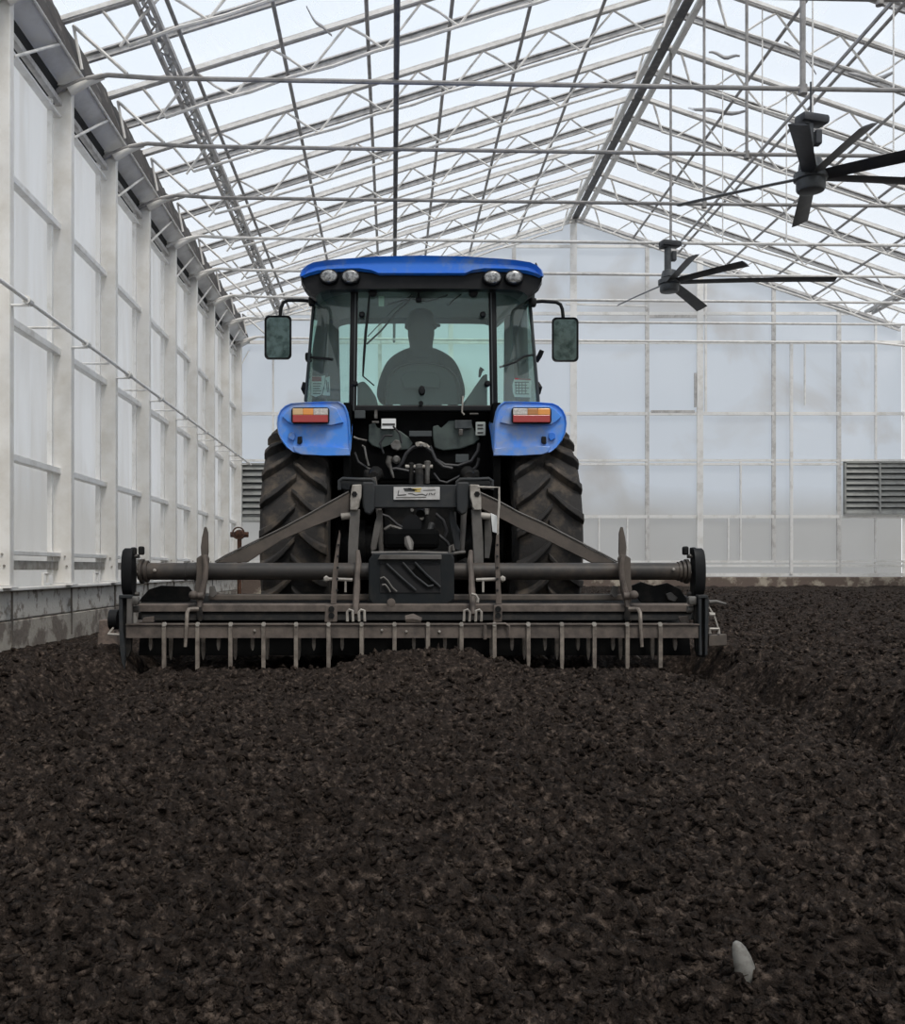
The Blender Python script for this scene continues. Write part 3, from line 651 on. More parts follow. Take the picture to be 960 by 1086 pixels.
# ================================================================== FANS
def fan(c, top, blades, R, lab, off=0.0):
    t = thing('ceiling_fan', lab, 'fan', (c.x, c.y, top))
    x, y, z = c
    mb = MB(); mb.cyl((x, y, z+0.4), (x, y, top), 0.008, 8); mb.build('hanger_rod', M['fan'], t)
    mb = MB(); mb.box((x+0.01, y, z+0.49), (0.26, 0.14, 0.075), Matrix.Rotation(0.3, 3, 'Z'), bevel=0.025); mb.box((x-0.07, y, z+0.465), (0.10, 0.12, 0.06), bevel=0.02); mb.build('mount_cover', M['fan'], t, smooth=True)
    mb = MB(); mb.cyl((x-0.02, y, z+0.14), (x-0.02, y, z+0.46), 0.042, 16); mb.build('motor_tube', M['fan_grey'], t, smooth=True)
    mb = MB(); mb.box((x+0.055, y, z+0.34), (0.055, 0.08, 0.12), bevel=0.012); mb.build('control_box', M['fan'], t)
    mb = MB(); mb.lathe([(0.05, 0.17), (0.085, 0.155), (0.095, 0.12), (0.10, 0.075), (0.09, 0.06)], (x, y, z), (0,0,1), 28); mb.build('gear_housing', M['fan_grey'], t, smooth=True)
    mb = MB(); mb.lathe([(0.12, 0.055), (0.135, 0.045), (0.135, -0.005), (0.115, -0.015), (0.115, -0.085), (0.105, -0.10), (0.07, -0.105)], (x, y, z), (0,0,1), 32); mb.build('hub', M['fan_grey'], t, smooth=True)
    for deg, L, tw in blades:
        a = math.radians(deg); d = Vector((math.cos(a), -math.sin(a), 0)); s = Vector((0,0,1)).cross(d)
        rings = []
        for i in range(7):
            q = i/6; r = 0.10+(L-0.10)*q; w = 0.062+0.014*q; th = 0.012; dr = -0.02*q*q*L
            ang = -tw; ww = s*math.cos(ang)+Vector((0,0,1))*math.sin(ang); nn = d.cross(ww)
            o = Vector((x, y, z+0.015+dr))+d*r
            rings.append([o+ww*w, o+ww*w*0.4+nn*th, o-ww*w*0.5+nn*th*.8, o-ww*w, o-ww*w*.5-nn*th*.3, o+ww*w*.4-nn*th*.5])
        mb = MB(); mb.loft(rings); mb.build('blade', M['fan'], t, smooth=True)
fan(P(860, 190, 8.20), TIE, [(38,1.5,0.42),(90,1.0,-0.3),(117,1.15,0.25),(212,1.1,0.20),(288,1.1,0.35),(356,1.45,0.05)], 1.5, 'charcoal ceiling fan with long blades, the nearer one at the upper right')
fan(P(710, 301, 12.20), TIE, [(8,1.95,0.14),(52,1.05,0.25),(92,1.1,-0.3),(247,1.0,0.5),(304,1.35,0.35)], 1.5, 'charcoal ceiling fan hanging farther off, above the right tractor mirror')
# ================================================================== TRACTOR
TX = 0.20
T = thing('tractor', 'blue tractor with a black framed cab seen from behind, carrying the tiller', 'tractor', (TX, 7.475, 0.0))
# ---- roof
def roof_ring(y, sx, dz, ins=0.0, zs=1.0):
    top = [(317.5,291),(319.5,285.5),(324,281),(331,277.5),(345,275.2),(362,273.6),(381,272.4),(398,271),(447.5,270),(497,271),(514,272.4),(533,273.6),(550,275.2),(564,277.5),(571,281),(575.5,285.5),(577.5,291)]
    bot = [(577,293),(570,289.5),(560,286.5),(540,284.5),(515,284),(502,286),(494,289.5),(447.5,289.5),(401,289.5),(393,286),(380,284),(355,284.5),(335,286.5),(325,289.5),(318,293)]
    r = []
    for px, py in top+bot:
        p = P(px, py, 6.85); x = TX+(p.x-TX)*sx; z = 2.62+(p.z-2.62)*zs+dz
        r.append(Vector((x, y, z)))
    return r
mb = MB(); mb.loft([roof_ring(6.87,0.965,-.005,zs=.75), roof_ring(6.845,0.985,0,zs=.95), roof_ring(6.87,1,0), roof_ring(7.1,1.01,0.05), roof_ring(7.5,1.0,0.13), roof_ring(8.1,.97,0.20), roof_ring(8.55,.94,0.21,zs=.9), roof_ring(8.68,.90,0.19,zs=.6)])
rf = mb.build('cab_roof', M['blue_roof'], T, smooth=True)
def under_ring(y, sx, dz):
    out = [(318,290.5),(325,287.5),(355,283.5),(395,285),(401,288),(447.5,288),(494,288),(500,285),(540,283.5),(570,287.5),(577,290.5),(576.5,298),(573,305),(567,310),(561,313),(556,309.5),(546,307),(526,306.5),(447.5,306),(369,306.5),(349,307),(339,309.5),(334,313),(328,310),(322,305),(318.5,298)]
    r = []
    for px, py in out:
        p = P(px, py, 6.87); r.append(Vector((TX+(p.x-TX)*sx, y, p.z+dz)))
    return r
mb = MB(); mb.loft([under_ring(6.885,.985,0), under_ring(6.87,.985,0), under_ring(6.95,1.0,0.0), under_ring(7.15,1.0,0.03), under_ring(7.6,.985,.10), under_ring(8.45,.94,0.20), under_ring(8.62,.92,.19)])
ur = mb.build('roof_underside', M['black'], T)
# dried dirt patches on the roof edge
for (x0, x1, y) in ((382, 393, 281.5), (507, 535, 279)):
    pass
mb = MB(); a = P(568.5, 287, 6.98); mb.lathe([(0.012,0),(0.012,0.035),(0.004,0.055)], a, (0,0,1), 8); mb.build('aerial_stub', M['black'], T, smooth=True)
for px, py in ((349,294),(372,294.3),(522,295.3),(545,295)):
    c = P(px, py, 6.868)
    mb = MB(); mb.lathe([(0.062,0.03),(0.064,-0.012),(0.058,-0.022),(0.054,-0.022)], c, (0,1,0), 28, 0.80) if False else mb.loft([[c+Vector((rx*0.067*math.cos(t), dy, rx*0.052*math.sin(t))) for t in [2*PI*i/28 for i in range(28)]] for rx, dy in ((1,0.03),(1,-0.02),(0.92,-0.03),(0.86,-0.03))])
    lamp = mb.build('work_lamp', M['black'], T, smooth=True)
    mb = MB(); mb.loft([[c+Vector((rx*0.058*math.cos(t), dy, rx*0.043*math.sin(t))) for t in [2*PI*i/28 for i in range(28)]] for rx, dy in ((1,-0.028),(0.9,-0.036),(0.55,-0.041),(0.2,-0.043))]); mb.build('lens', M['lens'], lamp, smooth=True)
# ---- cab frame
YR, YO, YF = 7.00, 7.36, 8.45
def pillar(name, pts, m, r=0.02):
    mb = MB(); mb.tube(pts, r, 8); return mb.build(name, m, T, smooth=True)
for top, bot in (((376,305),(374,436)), ((522,305),(524,436))):
    mb = MB(); mb.bar(P(*top, YR), P(*bot, YR), 0.052, 0.06, up=(0,1,0), bevel=0.012); mb.build('rear_pillar', M['black'], T, smooth=True)
    mb = MB(); s = 1 if top[0] < 447 else -1; mb.bar(P(top[0]+s*1.2, top[1], YR-0.035), P(bot[0]+s*1.2, bot[1], YR-0.035), 0.008, 0.008, up=(0,1,0)); mb.build('seal_strip', M['trim'], T)
for top, bot in (((334,307),(324,426)), ((561,307),(571,427))):
    mb = MB(); mb.bar(P(*top, YO), P(*bot, YO), 0.020, 0.05, up=(0,1,0), bevel=0.006); mb.build('side_pillar', M['trim'], T, smooth=True)
AFT = [(-0.53, 2.84, -0.50, 1.55), (1.03, 2.84, 1.02, 1.55)]
for x0, z0, x1, z1 in AFT:
    mb = MB(); mb.bar((x0, YF, z0), (x1, YF, z1), 0.14, 0.08, up=(0,1,0), bevel=0.015); mb.build('front_pillar', M['trim'], T, smooth=True)
mb = MB(); mb.bar(P(370,433.5,YR), P(528,433.5,YR), 0.045, 0.05, up=(0,1,0), bevel=0.01); mb.build('rear_sill', M['black'], T)
mb = MB(); mb.bar(P(372,303.5,YR), P(526,303.5,YR), 0.03, 0.05, up=(0,1,0)); mb.build('rear_header', M['black'], T)
# headliner and front header
mb = MB(); a = P(336, 303, YR+.05); b = P(560, 303, YR+.05)
mb.prism([(-0.55, 7.1, 2.575), (0.97, 7.1, 2.575), (0.95, 8.2, 2.80), (0.95, YF+.02, 2.80), (-0.52, YF+.02, 2.80), (-0.52, 8.2, 2.80)], (0, 0, 0.025)); mb.build('headliner', M['trim'], T)
mb = MB(); mb.box((TX+.02, YF, 2.87), (1.5, 0.10, 0.13), bevel=0.02); mb.build('front_header', M['trim'], T)
for px, w in ((365, 0.15), (535, 0.15)):
    pass
# inner side trim: the lower door and rear quarter seen edge-on through the corner glass
for sgn in (-1, 1):
    xo = -0.60 if sgn < 0 else 1.04; xi = -0.52 if sgn < 0 else 1.0
    mb = MB(); mb.bar((xo-0.05*sgn, 7.72, 2.66), (xo-0.03*sgn, 7.66, 1.62), 0.11, 0.10, up=(0,1,0), bevel=0.015); mb.build('door_pillar', M['trim'], T, smooth=True)
    # sun-shade film of trim along the side of the headliner
    mb = MB(); mb.bar((xo*0.97+.02, 7.3, 2.60), (xi, YF, 2.80), 0.05, 0.09, up=(0,0,1), bevel=0.01); mb.build('roof_rail', M['trim'], T)
    mb = MB(); mb.bar((xo, 7.30, 1.70), (xi, YF, 1.55), 0.05, 0.16, up=(0,0,1), bevel=0.01); mb.build('waist_rail', M['black'], T)
# glass
def pane(name, pts, m, parent=T, t=0.006):
    n = (Vector(pts[1])-Vector(pts[0])).cross(Vector(pts[2])-Vector(pts[0])).normalized()
    mb = MB(); vs = [mb.bm.verts.new(Vector(p)) for p in pts]; mb.bm.faces.new(vs); return mb.build(name, m, parent)
def rrect(x0, y0, x1, y1, Y, r=6, lowtaper=0):
    pts = []
    for cx, cy, a0 in ((x1-r, y0+r, -90), (x1-r, y1-r, 0), (x0+r, y1-r, 90), (x0+r, y0+r, 180)):
        for i in range(5):
            a = math.radians(a0+i*22.5); pts.append(P(cx+r*math.cos(a), cy+r*math.sin(a), Y))
    return pts
rw_ = pane('rear_window', rrect(379.5, 305, 518.5, 432.5, YR-0.01, 5), M['glass'])
pane('corner_window', [P(333.5,307,YO), P(372,306,YR), P(370,428,YR), P(323,425,YO)], M['dark_glass'])
pane('corner_window', [P(561.5,307,YO), P(526,306,YR), P(528,428,YR), P(572,426,YO)], M['dark_glass'])
pane('side_window', [P(333.5,307,YO), Vector((-0.52,YF,2.84)), Vector((-0.50,YF,1.55)), P(323,425,YO)], M['dark_glass'])
pane('side_window', [P(561.5,307,YO), Vector((1.00,YF,2.84)), Vector((1.00,YF,1.55)), P(572,426,YO)], M['dark_glass'])
pane('windscreen', [Vector((-0.52,YF,2.84)), Vector((1.00,YF,2.84)), Vector((1.00,YF,1.50)), Vector((-0.50,YF,1.50))], M['glass'])
# rear window fittings
for px, py in ((395.5,311),(502,311.5)):
    c = P(px, py, YR-0.02); mb = MB(); mb.lathe([(0.030,0.0),(0.034,-0.012),(0.030,-0.03),(0.014,-0.036)], c, (0,1,0), 16); mb.tube([c, c+Vector((0.004,-0.02,0.05))], 0.008, 6); mb.build('window_hinge', M['black'], T, smooth=True)
c = P(443.5, 308.5, YR-0.02); mb = MB(); mb.box(c, (0.06,0.03,0.02), bevel=0.006); mb.tube([c, c+Vector((0.005,0,-0.06))], 0.007, 6); mb.box(c+Vector((0.005,0,-0.065)), (0.045,0.03,0.03), bevel=0.008); mb.build('window_latch', M['black'], T, smooth=True)
mb = MB(); mb.tube([P(443,318,YR+.06), P(452,319.5,YR+.06), P(463,317,YR+.06), P(475,313,YR+.06)], 0.006, 6); mb.build('latch_rod', M['black'], T)
mb = MB(); mb.tube([P(443,318,YR+.06), P(434,317,YR+.06), P(411,323,YR+.06)], 0.006, 6); mb.build('latch_rod', M['black'], T)
mb = MB(); mb.tube([P(438,315,YR+.10), P(420,332,YR+.12), P(404,351,YR+.14), P(389,365,YR+.16)], 0.007, 6); mb.build('gas_strut', M['black'], T)
mb = MB(); mb.tube([P(437,312,YR+.10), P(417,329,YR+.13), P(390,357,YR+.16)], 0.004, 6); mb.build('cable', M['trim'], T)
mb = MB(); mb.tube([P(493,309,YR+.08), P(484,316,YR+.1), P(475,324,YR+.12)], 0.005, 6); mb.build('cable', M['black'], T)
mb = MB(); mb.tube([P(392,311,YR-.03), P(390.5,330,YR-.035), P(388,352,YR-.035), P(386,380,YR-.035), P(385,399,YR-.03)], [0.006,.008,.010,.009,.006], 6); mb.build('wiper_arm', M['black'], T, smooth=True)
mb = MB(); mb.tube([P(385,399,YR-.03), P(390,403,YR-.03), P(397,409,YR-.03)], 0.005, 6); mb.build('wiper_blade', M['black'], T)
for px, py in ((384,334),(512,334),(376.5,407),(517,407)):
    c = P(px, py, YR-.03); mb = MB(); mb.lathe([(0.022,0.01),(0.022,-0.01),(0.012,-0.02)], c, (0,1,0), 12); mb.build('window_knob', M['black'], T, smooth=True)
c = P(404.5, 319.5, YR-.005); mb = MB(); mb.box(c, (0.038,0.004,0.072)); mb.build('window_label', mat('green_label', (0.42,0.5,0.44), .6), T)
c = P(447.5, 414, YR-.03); mb = MB(); mb.loft([[c+Vector((q*0.024*math.cos(t), d, q*0.034*math.sin(t))) for t in [2*PI*i/16 for i in range(16)]] for q, d in ((1,.02),(1,-.005),(.8,-.015),(.45,-.017))]); mb.cyl(P(446.5,427.5,YR-.02), P(446.5,427.5,YR-.045), 0.016, 10); mb.build('window_handle', M['black'], T, smooth=True)
# ---- stickers on the corner glass
def corner_pt(px, py, side):
    # depth on the corner pane at this column
    l = (372-px)/(372-329) if side < 0 else (px-526)/(567-526)
    return P(px, py, YR+(YO-YR)*l-0.012)
def sticker(pts, side, lines, red=None):
    mb = MB(); mb.prism([corner_pt(x, y, side) for x, y in pts], (0, 0.003, 0)); s = mb.build('warning_sticker', M['paper'], T)
    mb = MB()
    for x0, y0, x1, y1 in lines:
        a, b = corner_pt(x0, y0, side), corner_pt(x1, y1, side); mb.bar(a+Vector((0,-.003,0)), b+Vector((0,-.003,0)), 0.006, 0.002, up=(0,1,0))
    mb.build('print', M['ink'], s)
    if red:
        mb = MB(); mb.prism([corner_pt(x, y, side)+Vector((0,-.004,0)) for x, y in red], (0, .002, 0)); mb.build('red_heading', M['redink'], s)
sticker([(330.5,399),(341,399),(345,398),(344,408),(341,418.5),(335,421),(330,419)], -1, [(332,407+i*2.6,341-(i%3),407+i*2.6) for i in range(5)], [(331,399.5),(341,399.5),(341,404.5),(331,404.5)])
sticker([(345.5,400),(350,399),(350,419.5),(342,419),(344,412)], -1, [(346,403,347.5,416),(348,405,349,416)])
sticker([(545.5,401.5),(563,402.5),(563.5,405),(563,421.5),(546,421),(544,416),(543.5,408)], 1, [(546+i*.3,405.5+i*3.1,561-(i%2)*2,405.5+i*3.1) for i in range(5)]+[(547+3.4*i,405,547+3.4*i,418) for i in range(4)], [(546,401),(563,402),(563,403.4),(546,402.6)])
# ---- mirrors
for sgn in (-1, 1):
    if sgn < 0: box = (280.5, 334.5, 309.3, 381.5); arm = [(333,319.5),(318,318.5),(305,318.5),(300.5,321),(298,327),(297,335)]; ymir = 7.30
    else: box = (585.3, 336.5, 613.7, 384); arm = [(563,320.5),(575,319.5),(590,320.5),(594.5,323),(596.5,328),(597.5,338)]; ymir = 7.30
    mb = MB(); mb.tube([P(x, y, ymir) for x, y in arm], 0.013, 10); mb.box(P(arm[0][0]+sgn*2, arm[0][1]+0.5, ymir), (0.05,0.06,0.06), bevel=0.01); am = mb.build('mirror_arm', M['black'], T, smooth=True)
    x0, y0, x1, y1 = box
    def rr(ins, y, r): return [p for p in rrect(x0+ins, y0+ins, x1-ins, y1-ins, y, r)]
    mb = MB(); mb.loft([rr(1.5, ymir-.02, 4), rr(0, ymir-.03, 5), rr(0, ymir+.0, 5), rr(1.5, ymir+.05, 5), rr(6, ymir+.085, 5)]); hs = mb.build('mirror_housing', M['black'], T, smooth=True)
    mb = MB(); mb.loft([rr(2.2, ymir-.021, 4), rr(2.2, ymir-.024, 4)]); mb.build('mirror_glass', M['mirror'], hs)
# door handles / hinges at the sides
mb = MB(); mb.box(P(327.5, 379, YO+.02), (0.05,0.08,0.06), bevel=0.012); mb.tube([P(329,379,YO), P(343,380,YO-.15), P(352,381,YO-.2)], 0.010, 6); mb.build('door_hinge', M['black'], T, smooth=True)
mb = MB(); mb.tube([P(322.5,406,YO+.02), P(321.5,412,YO), P(323.5,418,YO+.02)], [0.012,0.018,0.012], 8); mb.build('door_handle', M['black'], T, smooth=True)
mb = MB(); mb.tube([P(567,380,YO), P(569.5,382,YO), P(572.5,377,YO-.02), P(575,371.5,YO-.03)], [0.02,.022,.02,.018], 8); mb.build('door_hinge', M['black'], T, smooth=True)
mb = MB(); mb.tube([P(570.5,406,YO+.02), P(572.5,411,YO), P(571.5,418,YO+.02)], [0.012,0.020,0.012], 8); mb.build('door_handle', M['black'], T, smooth=True)
mb = MB(); mb.tube([P(566,376,YO-.02), P(556,378,YR+.2), P(547,384,YR+.1), P(530,389.5,YR+.06)], 0.008, 6); mb.build('wiper_link', M['black'], T)
# ---- rear fenders
AXY, AXZ, RT = 7.475, 0.80, 0.875
def fender(side):
    out = [(372.5,484.5),(345,484),(318,482.8),(310,480),(304,475),(298,467),(294.5,459),(293,449),(294,441),(297,434.5),(302,429.8),(308,427),(324,425.7),(345,425.2),(360,425.2),(366,429.5),(369,436),(371,446),(372,465)]
    if side > 0: out = [(895-x, y) for x, y in out]
    YB_ = 6.76
    base = [P(x, y, YB_) for x, y in out]; cx = sum(p.x for p in base)/len(base); cz = 1.56
    def ring(y, s, dz, cut=True):
        r = []
        for p in base:
            x = cx+(p.x-cx)*s; z = cz+(p.z-cz)*s
            if p.z > 1.56: z += dz
            if cut:
                q = (RT+0.06)**2-(AXY-y)**2
                arch = AXZ+math.sqrt(max(q, 0)) if q > 0 else 0
                z = max(z, min(arch, 1.735+dz-0.01+0.0*(p.z)))
            r.append(Vector((x, y, z)))
        return r
    mb = MB(); mb.loft([ring(YB_+.012,.93,0,False), ring(YB_,.965,0,False), ring(YB_+.02,1,0), ring(6.88,1,.005), ring(7.0,1,.02), ring(7.2,1,.045), ring(7.5,1,.06), ring(7.8,1,.045), ring(8.05,1,-.02)])
    f = mb.build('rear_fender', M['blue'], T, smooth=True)
    # raised shoulder panel and the recess around the lamp
    def q(pts): return [(895-x, y) for x, y in pts] if side > 0 else pts
    for nm, pts, d, mm in (('lamp_recess', [(299,441.5),(305,435),(312,430.5),(350,430.5),(357,433),(364.5,448),(352,450.5),(330,451.5),(311,450.5),(305,447)], 0.012, M['blue']),
                           ('lower_flange', [(311,473.5),(330,473),(355,474.5),(370,475.5),(371.5,483),(345,483),(320,482),(313,479)], 0.012, M['blue']),
                           ('slot', [(315.5,463),(320.2,462.5),(320.4,469),(318,471),(315.2,470.5)], 0.008, M['black']),
                           ('slot_recess', [(306,460),(309,458),(312.5,459),(313,464),(311,467.5),(305.5,465)], 0.008, M['blue_roof'])):
        pp = [P(x, y, YB_-d) for x, y in q(pts)]
        mb = MB(); mb.prism(pp, (0, d+.02, 0), bevel=0.004); mb.build(nm, mm, f)
    # tail lamp
    x0, x1 = (309, 349.5) if side < 0 else (542.5, 585)
    yy0, yy1 = 432.0, 449.5
    mb = MB(); r0 = rrect(x0, yy0, x1, yy1, YB_-.012, 3.5); r1 = rrect(x0, yy0, x1, yy1, YB_-.045, 3.5); r2 = rrect(x0+1.2, yy0+1.2, x1-1.2, yy1-1.2, YB_-.05, 3)
    mb.loft([r0, r1, r2]); tl = mb.build('tail_lamp', M['black'], T, smooth=True)
    def seg(a, b, t0, t1, nm, mm):
        mb = MB(); mb.prism([P(a, t0, YB_-.050), P(b, t0, YB_-.050), P(b, t1, YB_-.050), P(a, t1, YB_-.050)], (0, -.012, 0), bevel=0.004); mb.build(nm, mm, tl)
    w = x1-x0; m1 = x0+1.6; m2 = x1-1.6; mid = 440.3
    if side < 0:
        seg(m1, m1+w*.27, 433.4, mid, 'turn_lens', mat('pale_amber', (0.62,0.42,0.22), .25)); seg(m1+w*.27, m1+w*.54, 433.4, mid, 'turn_lens', M['amber']); seg(m1+w*.54, m2, 433.4, mid, 'clear_lens', M['clear'])
    else:
        seg(m1, m1+w*.36, 433.4, mid, 'clear_lens', M['clear']); seg(m1+w*.36, m1+w*.62, 433.4, mid, 'turn_lens', mat('brown_amber', (0.45,0.20,0.07), .25)); seg(m1+w*.62, m2, 433.4, mid, 'turn_lens', M['amber'])
    seg(m1, m2, mid, 448.2, 'stop_lens', M['red'])
    # dark inner guard between fender and cab body
    xi = P(372.5 if side < 0 else 522.5, 470, 6.85).x
    mb = MB(); mb.prism([(xi, 6.80, 1.74), (xi, 8.2, 1.75), (xi, 8.2, 0.95), (xi, 7.6, 0.85), (xi, 6.80, 0.95)], (0.05*side, 0, 0)); mb.build('inner_guard', M['panel'], f)
fender(-1); fender(1)
# ---- wheels
def wheel(cx, cy, cz, R, W, nl, name, side):
    t = R
    hw = W/2
    prof = [(R*.56, -hw*.62), (R*.62, -hw*.93), (R*.74, -hw*1.04), (R*.86, -hw*1.0), (R*.915, -hw*.90), (R*.932, -hw*.5), (R*.936, 0), (R*.932, hw*.5), (R*.915, hw*.90), (R*.86, hw*1.0), (R*.74, hw*1.04), (R*.62, hw*.93), (R*.56, hw*.62)]
    mb = MB(); n = 72
    rings = []
    for r, h in prof: rings.append([Vector((cx+h, cy-r*math.cos(2*PI*k/n), cz+r*math.sin(2*PI*k/n))) for k in range(n)])
    mb.loft(rings)
    for k in range(nl):
        for s in (-1, 1):
            th0 = 2*PI*(k+(0.5 if s > 0 else 0))/nl
            secs = []
            for i in range(7):
                q = i/6; h = s*hw*(-0.06+1.04*q); th = th0-0.235*q-0.05*math.sin(PI*q)*0.6+0.02
                rt = R*(1.0-0.012*q*q) if i < 6 else R*.95; rb = R*.90
                wt = (0.017+0.008*q)/R; wb = (0.036+0.010*q)/R
                if i == 0: rt = R*.975
                f = lambda r, a: Vector((cx+h, cy-r*math.cos(a), cz+r*math.sin(a)))
                secs.append([f(rb, th-wb), f(rt, th-wt), f(rt, th+wt), f(rb, th+wb)])
            mb.loft(secs)
    w = mb.build(name, M['tyre'], T, bevel=0.006)
    mb = MB(); rr = [(R*.57,-hw*.66),(R*.58,-hw*.6),(R*.50,-hw*.45),(R*.47,0),(R*.20,.0),(R*.17,hw*.1),(R*.17,hw*.3),(R*.20,hw*.12),(R*.48,hw*.12),(R*.50,hw*.45),(R*.58,hw*.6),(R*.57,hw*.66)]
    mb.lathe(rr, (cx, cy, cz), (1,0,0), 40); mb.build('rim', M['rim'], w, smooth=True)
wheel(-0.668, AXY, AXZ-0.02, RT, 0.465, 23, 'rear_tyre', -1)
wheel(1.066, AXY, AXZ-0.02, RT, 0.465, 23, 'rear_tyre', 1)
wheel(TX-0.80, 9.85, 0.56, 0.60, 0.34, 18, 'front_tyre', -1)
wheel(TX+0.80, 9.85, 0.56, 0.60, 0.34, 18, 'front_tyre', 1)
mb = MB(); mb.cyl((TX-0.7, 9.85, 0.56), (TX+0.7, 9.85, 0.56), 0.075, 14); mb.box((TX, 9.85, 0.62), (0.35,0.3,0.28), bevel=0.04); mb.build('front_axle', M['iron'], T, smooth=True)
mb = MB()
def hood_ring(y, w, h, z0=0.95): return [Vector((TX+w*a, y, z0+(h-z0)*b)) for a, b in ((-1,0),(-1,.6),(-.92,.85),(-.7,.97),(0,1.0),(.7,.97),(.92,.85),(1,.6),(1,0))]
mb.loft([hood_ring(8.5,.36,1.58), hood_ring(9.2,.36,1.57), hood_ring(10.0,.35,1.52), hood_ring(10.5,.33,1.42), hood_ring(10.75,.29,1.25), hood_ring(10.8,.25,1.15)]); mb.build('hood', M['blue'], T, smooth=True)
mb = MB(); mb.box((TX, 9.4, 0.75), (0.42, 2.6, 0.5), bevel=0.05); mb.box((TX, 8.0, 0.72), (0.5, 1.1, 0.6), bevel=0.06); mb.build('chassis', M['iron'], T)
mb = MB(); mb.box((TX, 8.25, 1.0), (1.34, 0.45, 1.3), bevel=0.05); mb.build('dark_filler', M['panel'], T)  # added black block that darkens the see-through gap between the tyres
mb = MB(); mb.cyl((TX-0.62, AXY, AXZ-.02), (TX+0.62, AXY, AXZ-.02), 0.15, 20); mb.box((TX, AXY-0.02, 0.82), (0.55, 0.55, 0.60), bevel=0.07); mb.cyl((TX-0.62, AXY, AXZ-.02), (TX-0.40, AXY, AXZ-.02), 0.19, 20); mb.cyl((TX+0.40, AXY, AXZ-.02), (TX+0.62, AXY, AXZ-.02), 0.19, 20); mb.build('rear_axle', M['iron'], T, smooth=True)
mb = MB(); mb.prism([(-0.52,7.05,1.30),(0.98,7.05,1.30),(0.98,8.45,1.30),(-0.52,8.45,1.30)], (0,0,-0.06)); mb.build('cab_floor', M['panel'], T)
# ---- cab back below the window
mb = MB(); mb.prism([P(371,436,7.06), P(526,436,7.06), P(524,500,7.06), P(512,512,7.06), P(384,512,7.06), P(373,500,7.06)], (0, .05, 0)); mb.build('cab_back_panel', M['panel'], T)
mb = MB(); mb.prism([P(391,450,7.03), P(398,448.5,7.03), P(400,455,7.03), P(424,456.5,7.03), P(433,463,7.03), P(438,470,7.03), P(434,477,7.03), P(423,477.5,7.03), P(414,470,7.03), P(404,476,7.03), P(395,473,7.03), P(390.5,468,7.03)], (0,.05,0), bevel=0.008); mb.build('rear_cover', M['greenplate'], T)
mb = MB(); mb.prism([P(459,452,7.03), P(465,450.5,7.03), P(468,456,7.03), P(476,446,7.03), P(500,445.5,7.03), P(502,457,7.03), P(509.5,465,7.03), P(503,471,7.03), P(489,476,7.03), P(470,478,7.03), P(461,475,7.03), P(459,464,7.03)], (0,.05,0), bevel=0.008); mb.build('rear_cover', M['greenplate'], T)
def plate(px0, py0, px1, py1, Y, m, name, d=.01, b=0.004, parent=None):
    a, c = P(px0, py1, Y), P(px1, py0, Y); mb = MB(); mb.box(((a.x+c.x)/2, Y, (a.z+c.z)/2), (c.x-a.x, d, c.z-a.z), bevel=min(b, d*.45)); return mb.build(name, m, parent or T)
lb = plate(404.5, 444, 420, 455, 7.0, M['paper'], 'label_plate')
plate(405.5, 449, 419, 451, 6.992, M['ink'], 'print', .003, .001, lb)
lb = plate(504.5, 447.5, 515, 462, 7.0, mat('dull_label', (0.35,0.38,0.36), .6), 'label_plate')
for yy in (450, 453.5, 458): plate(506.5, yy, 512.5, yy+1.6, 6.992, M['ink'], 'print', .003, .001, lb)
plate(482.5, 445.5, 500.5, 454.5, 7.0, M['trim'], 'access_cover'); plate(434, 457, 458, 463, 7.0, M['trim'], 'bracket'); plate(483, 482, 497, 491, 6.95, M['trim'], 'socket_box', .04)
plate(486.5, 455, 491, 462, 6.99, M['iron_light'], 'small_tag'); plate(394.5, 446.5, 402, 449, 6.98, M['iron_light'], 'small_tag'); plate(397, 434, 400.5, 444, 6.98, M['iron_light'], 'pull_tab')
plate(498, 438, 507.5, 440, 6.96, M['iron_light'], 'pull_tab'); plate(376, 435.5, 387.5, 444, 6.98, M['trim'], 'light_socket', .03)
def wire(pts, Y, r, m, name, dy=0.0):
    mb = MB(); mb.tube([P(x, y, Y+dy*i) for i, (x, y) in enumerate(pts)], r, 8); return mb.build(name, m, T, smooth=True)
wire([(491,420),(490.5,430),(490,437),(492.5,440)], 6.94, 0.006, M['cap'], 'chain_end')
wire([(375,463.5),(380,465.5),(389,467.5)], 6.95, 0.008, M['iron_light'], 'lever_rod'); wire([(384,472.5),(386.5,474),(388.5,485),(391,494)], 6.92, 0.008, M['iron_light'], 'lever_rod')
wire([(421,498),(427,490),(431,481),(438,474.5),(450,473),(458,479),(462,488),(470,495),(480,497)], 6.90, 0.014, M['hose'], 'hydraulic_hose')
wire([(456,473),(462,487),(472,493),(486,494),(500,489),(507,478),(508,470)], 6.93, 0.012, M['hose'], 'hydraulic_hose')
wire([(414,498),(420,497),(430,499),(440,501)], 6.88, 0.012, M['hose'], 'hydraulic_hose'); wire([(460,502),(466,510),(474,512),(488,505)], 6.86, 0.010, M['hose'], 'hydraulic_hose')
wire([(407,481),(403,470),(408,462),(416,462)], 6.97, 0.008, M['hose'], 'hydraulic_hose')
mb = MB(); mb.tube([P(441,471,6.9), P(446,470,6.9), P(452,472,6.9), P(455,475,6.9)], 0.012, 8); mb.cyl(P(443,471,6.92), P(443,471,6.86), 0.016, 10); mb.cyl(P(451,472,6.92), P(451,472,6.86), 0.014, 10); mb.build('hose_coupling', M['cap'], T, smooth=True)
mb = MB(); mb.prism([P(414,471,6.93), P(419,466,6.93), P(424,467,6.93), P(426,475,6.93), P(422,478,6.93), P(416,476,6.93)], (0,.05,0), bevel=.006); mb.build('valve_block', M['iron_light'], T)
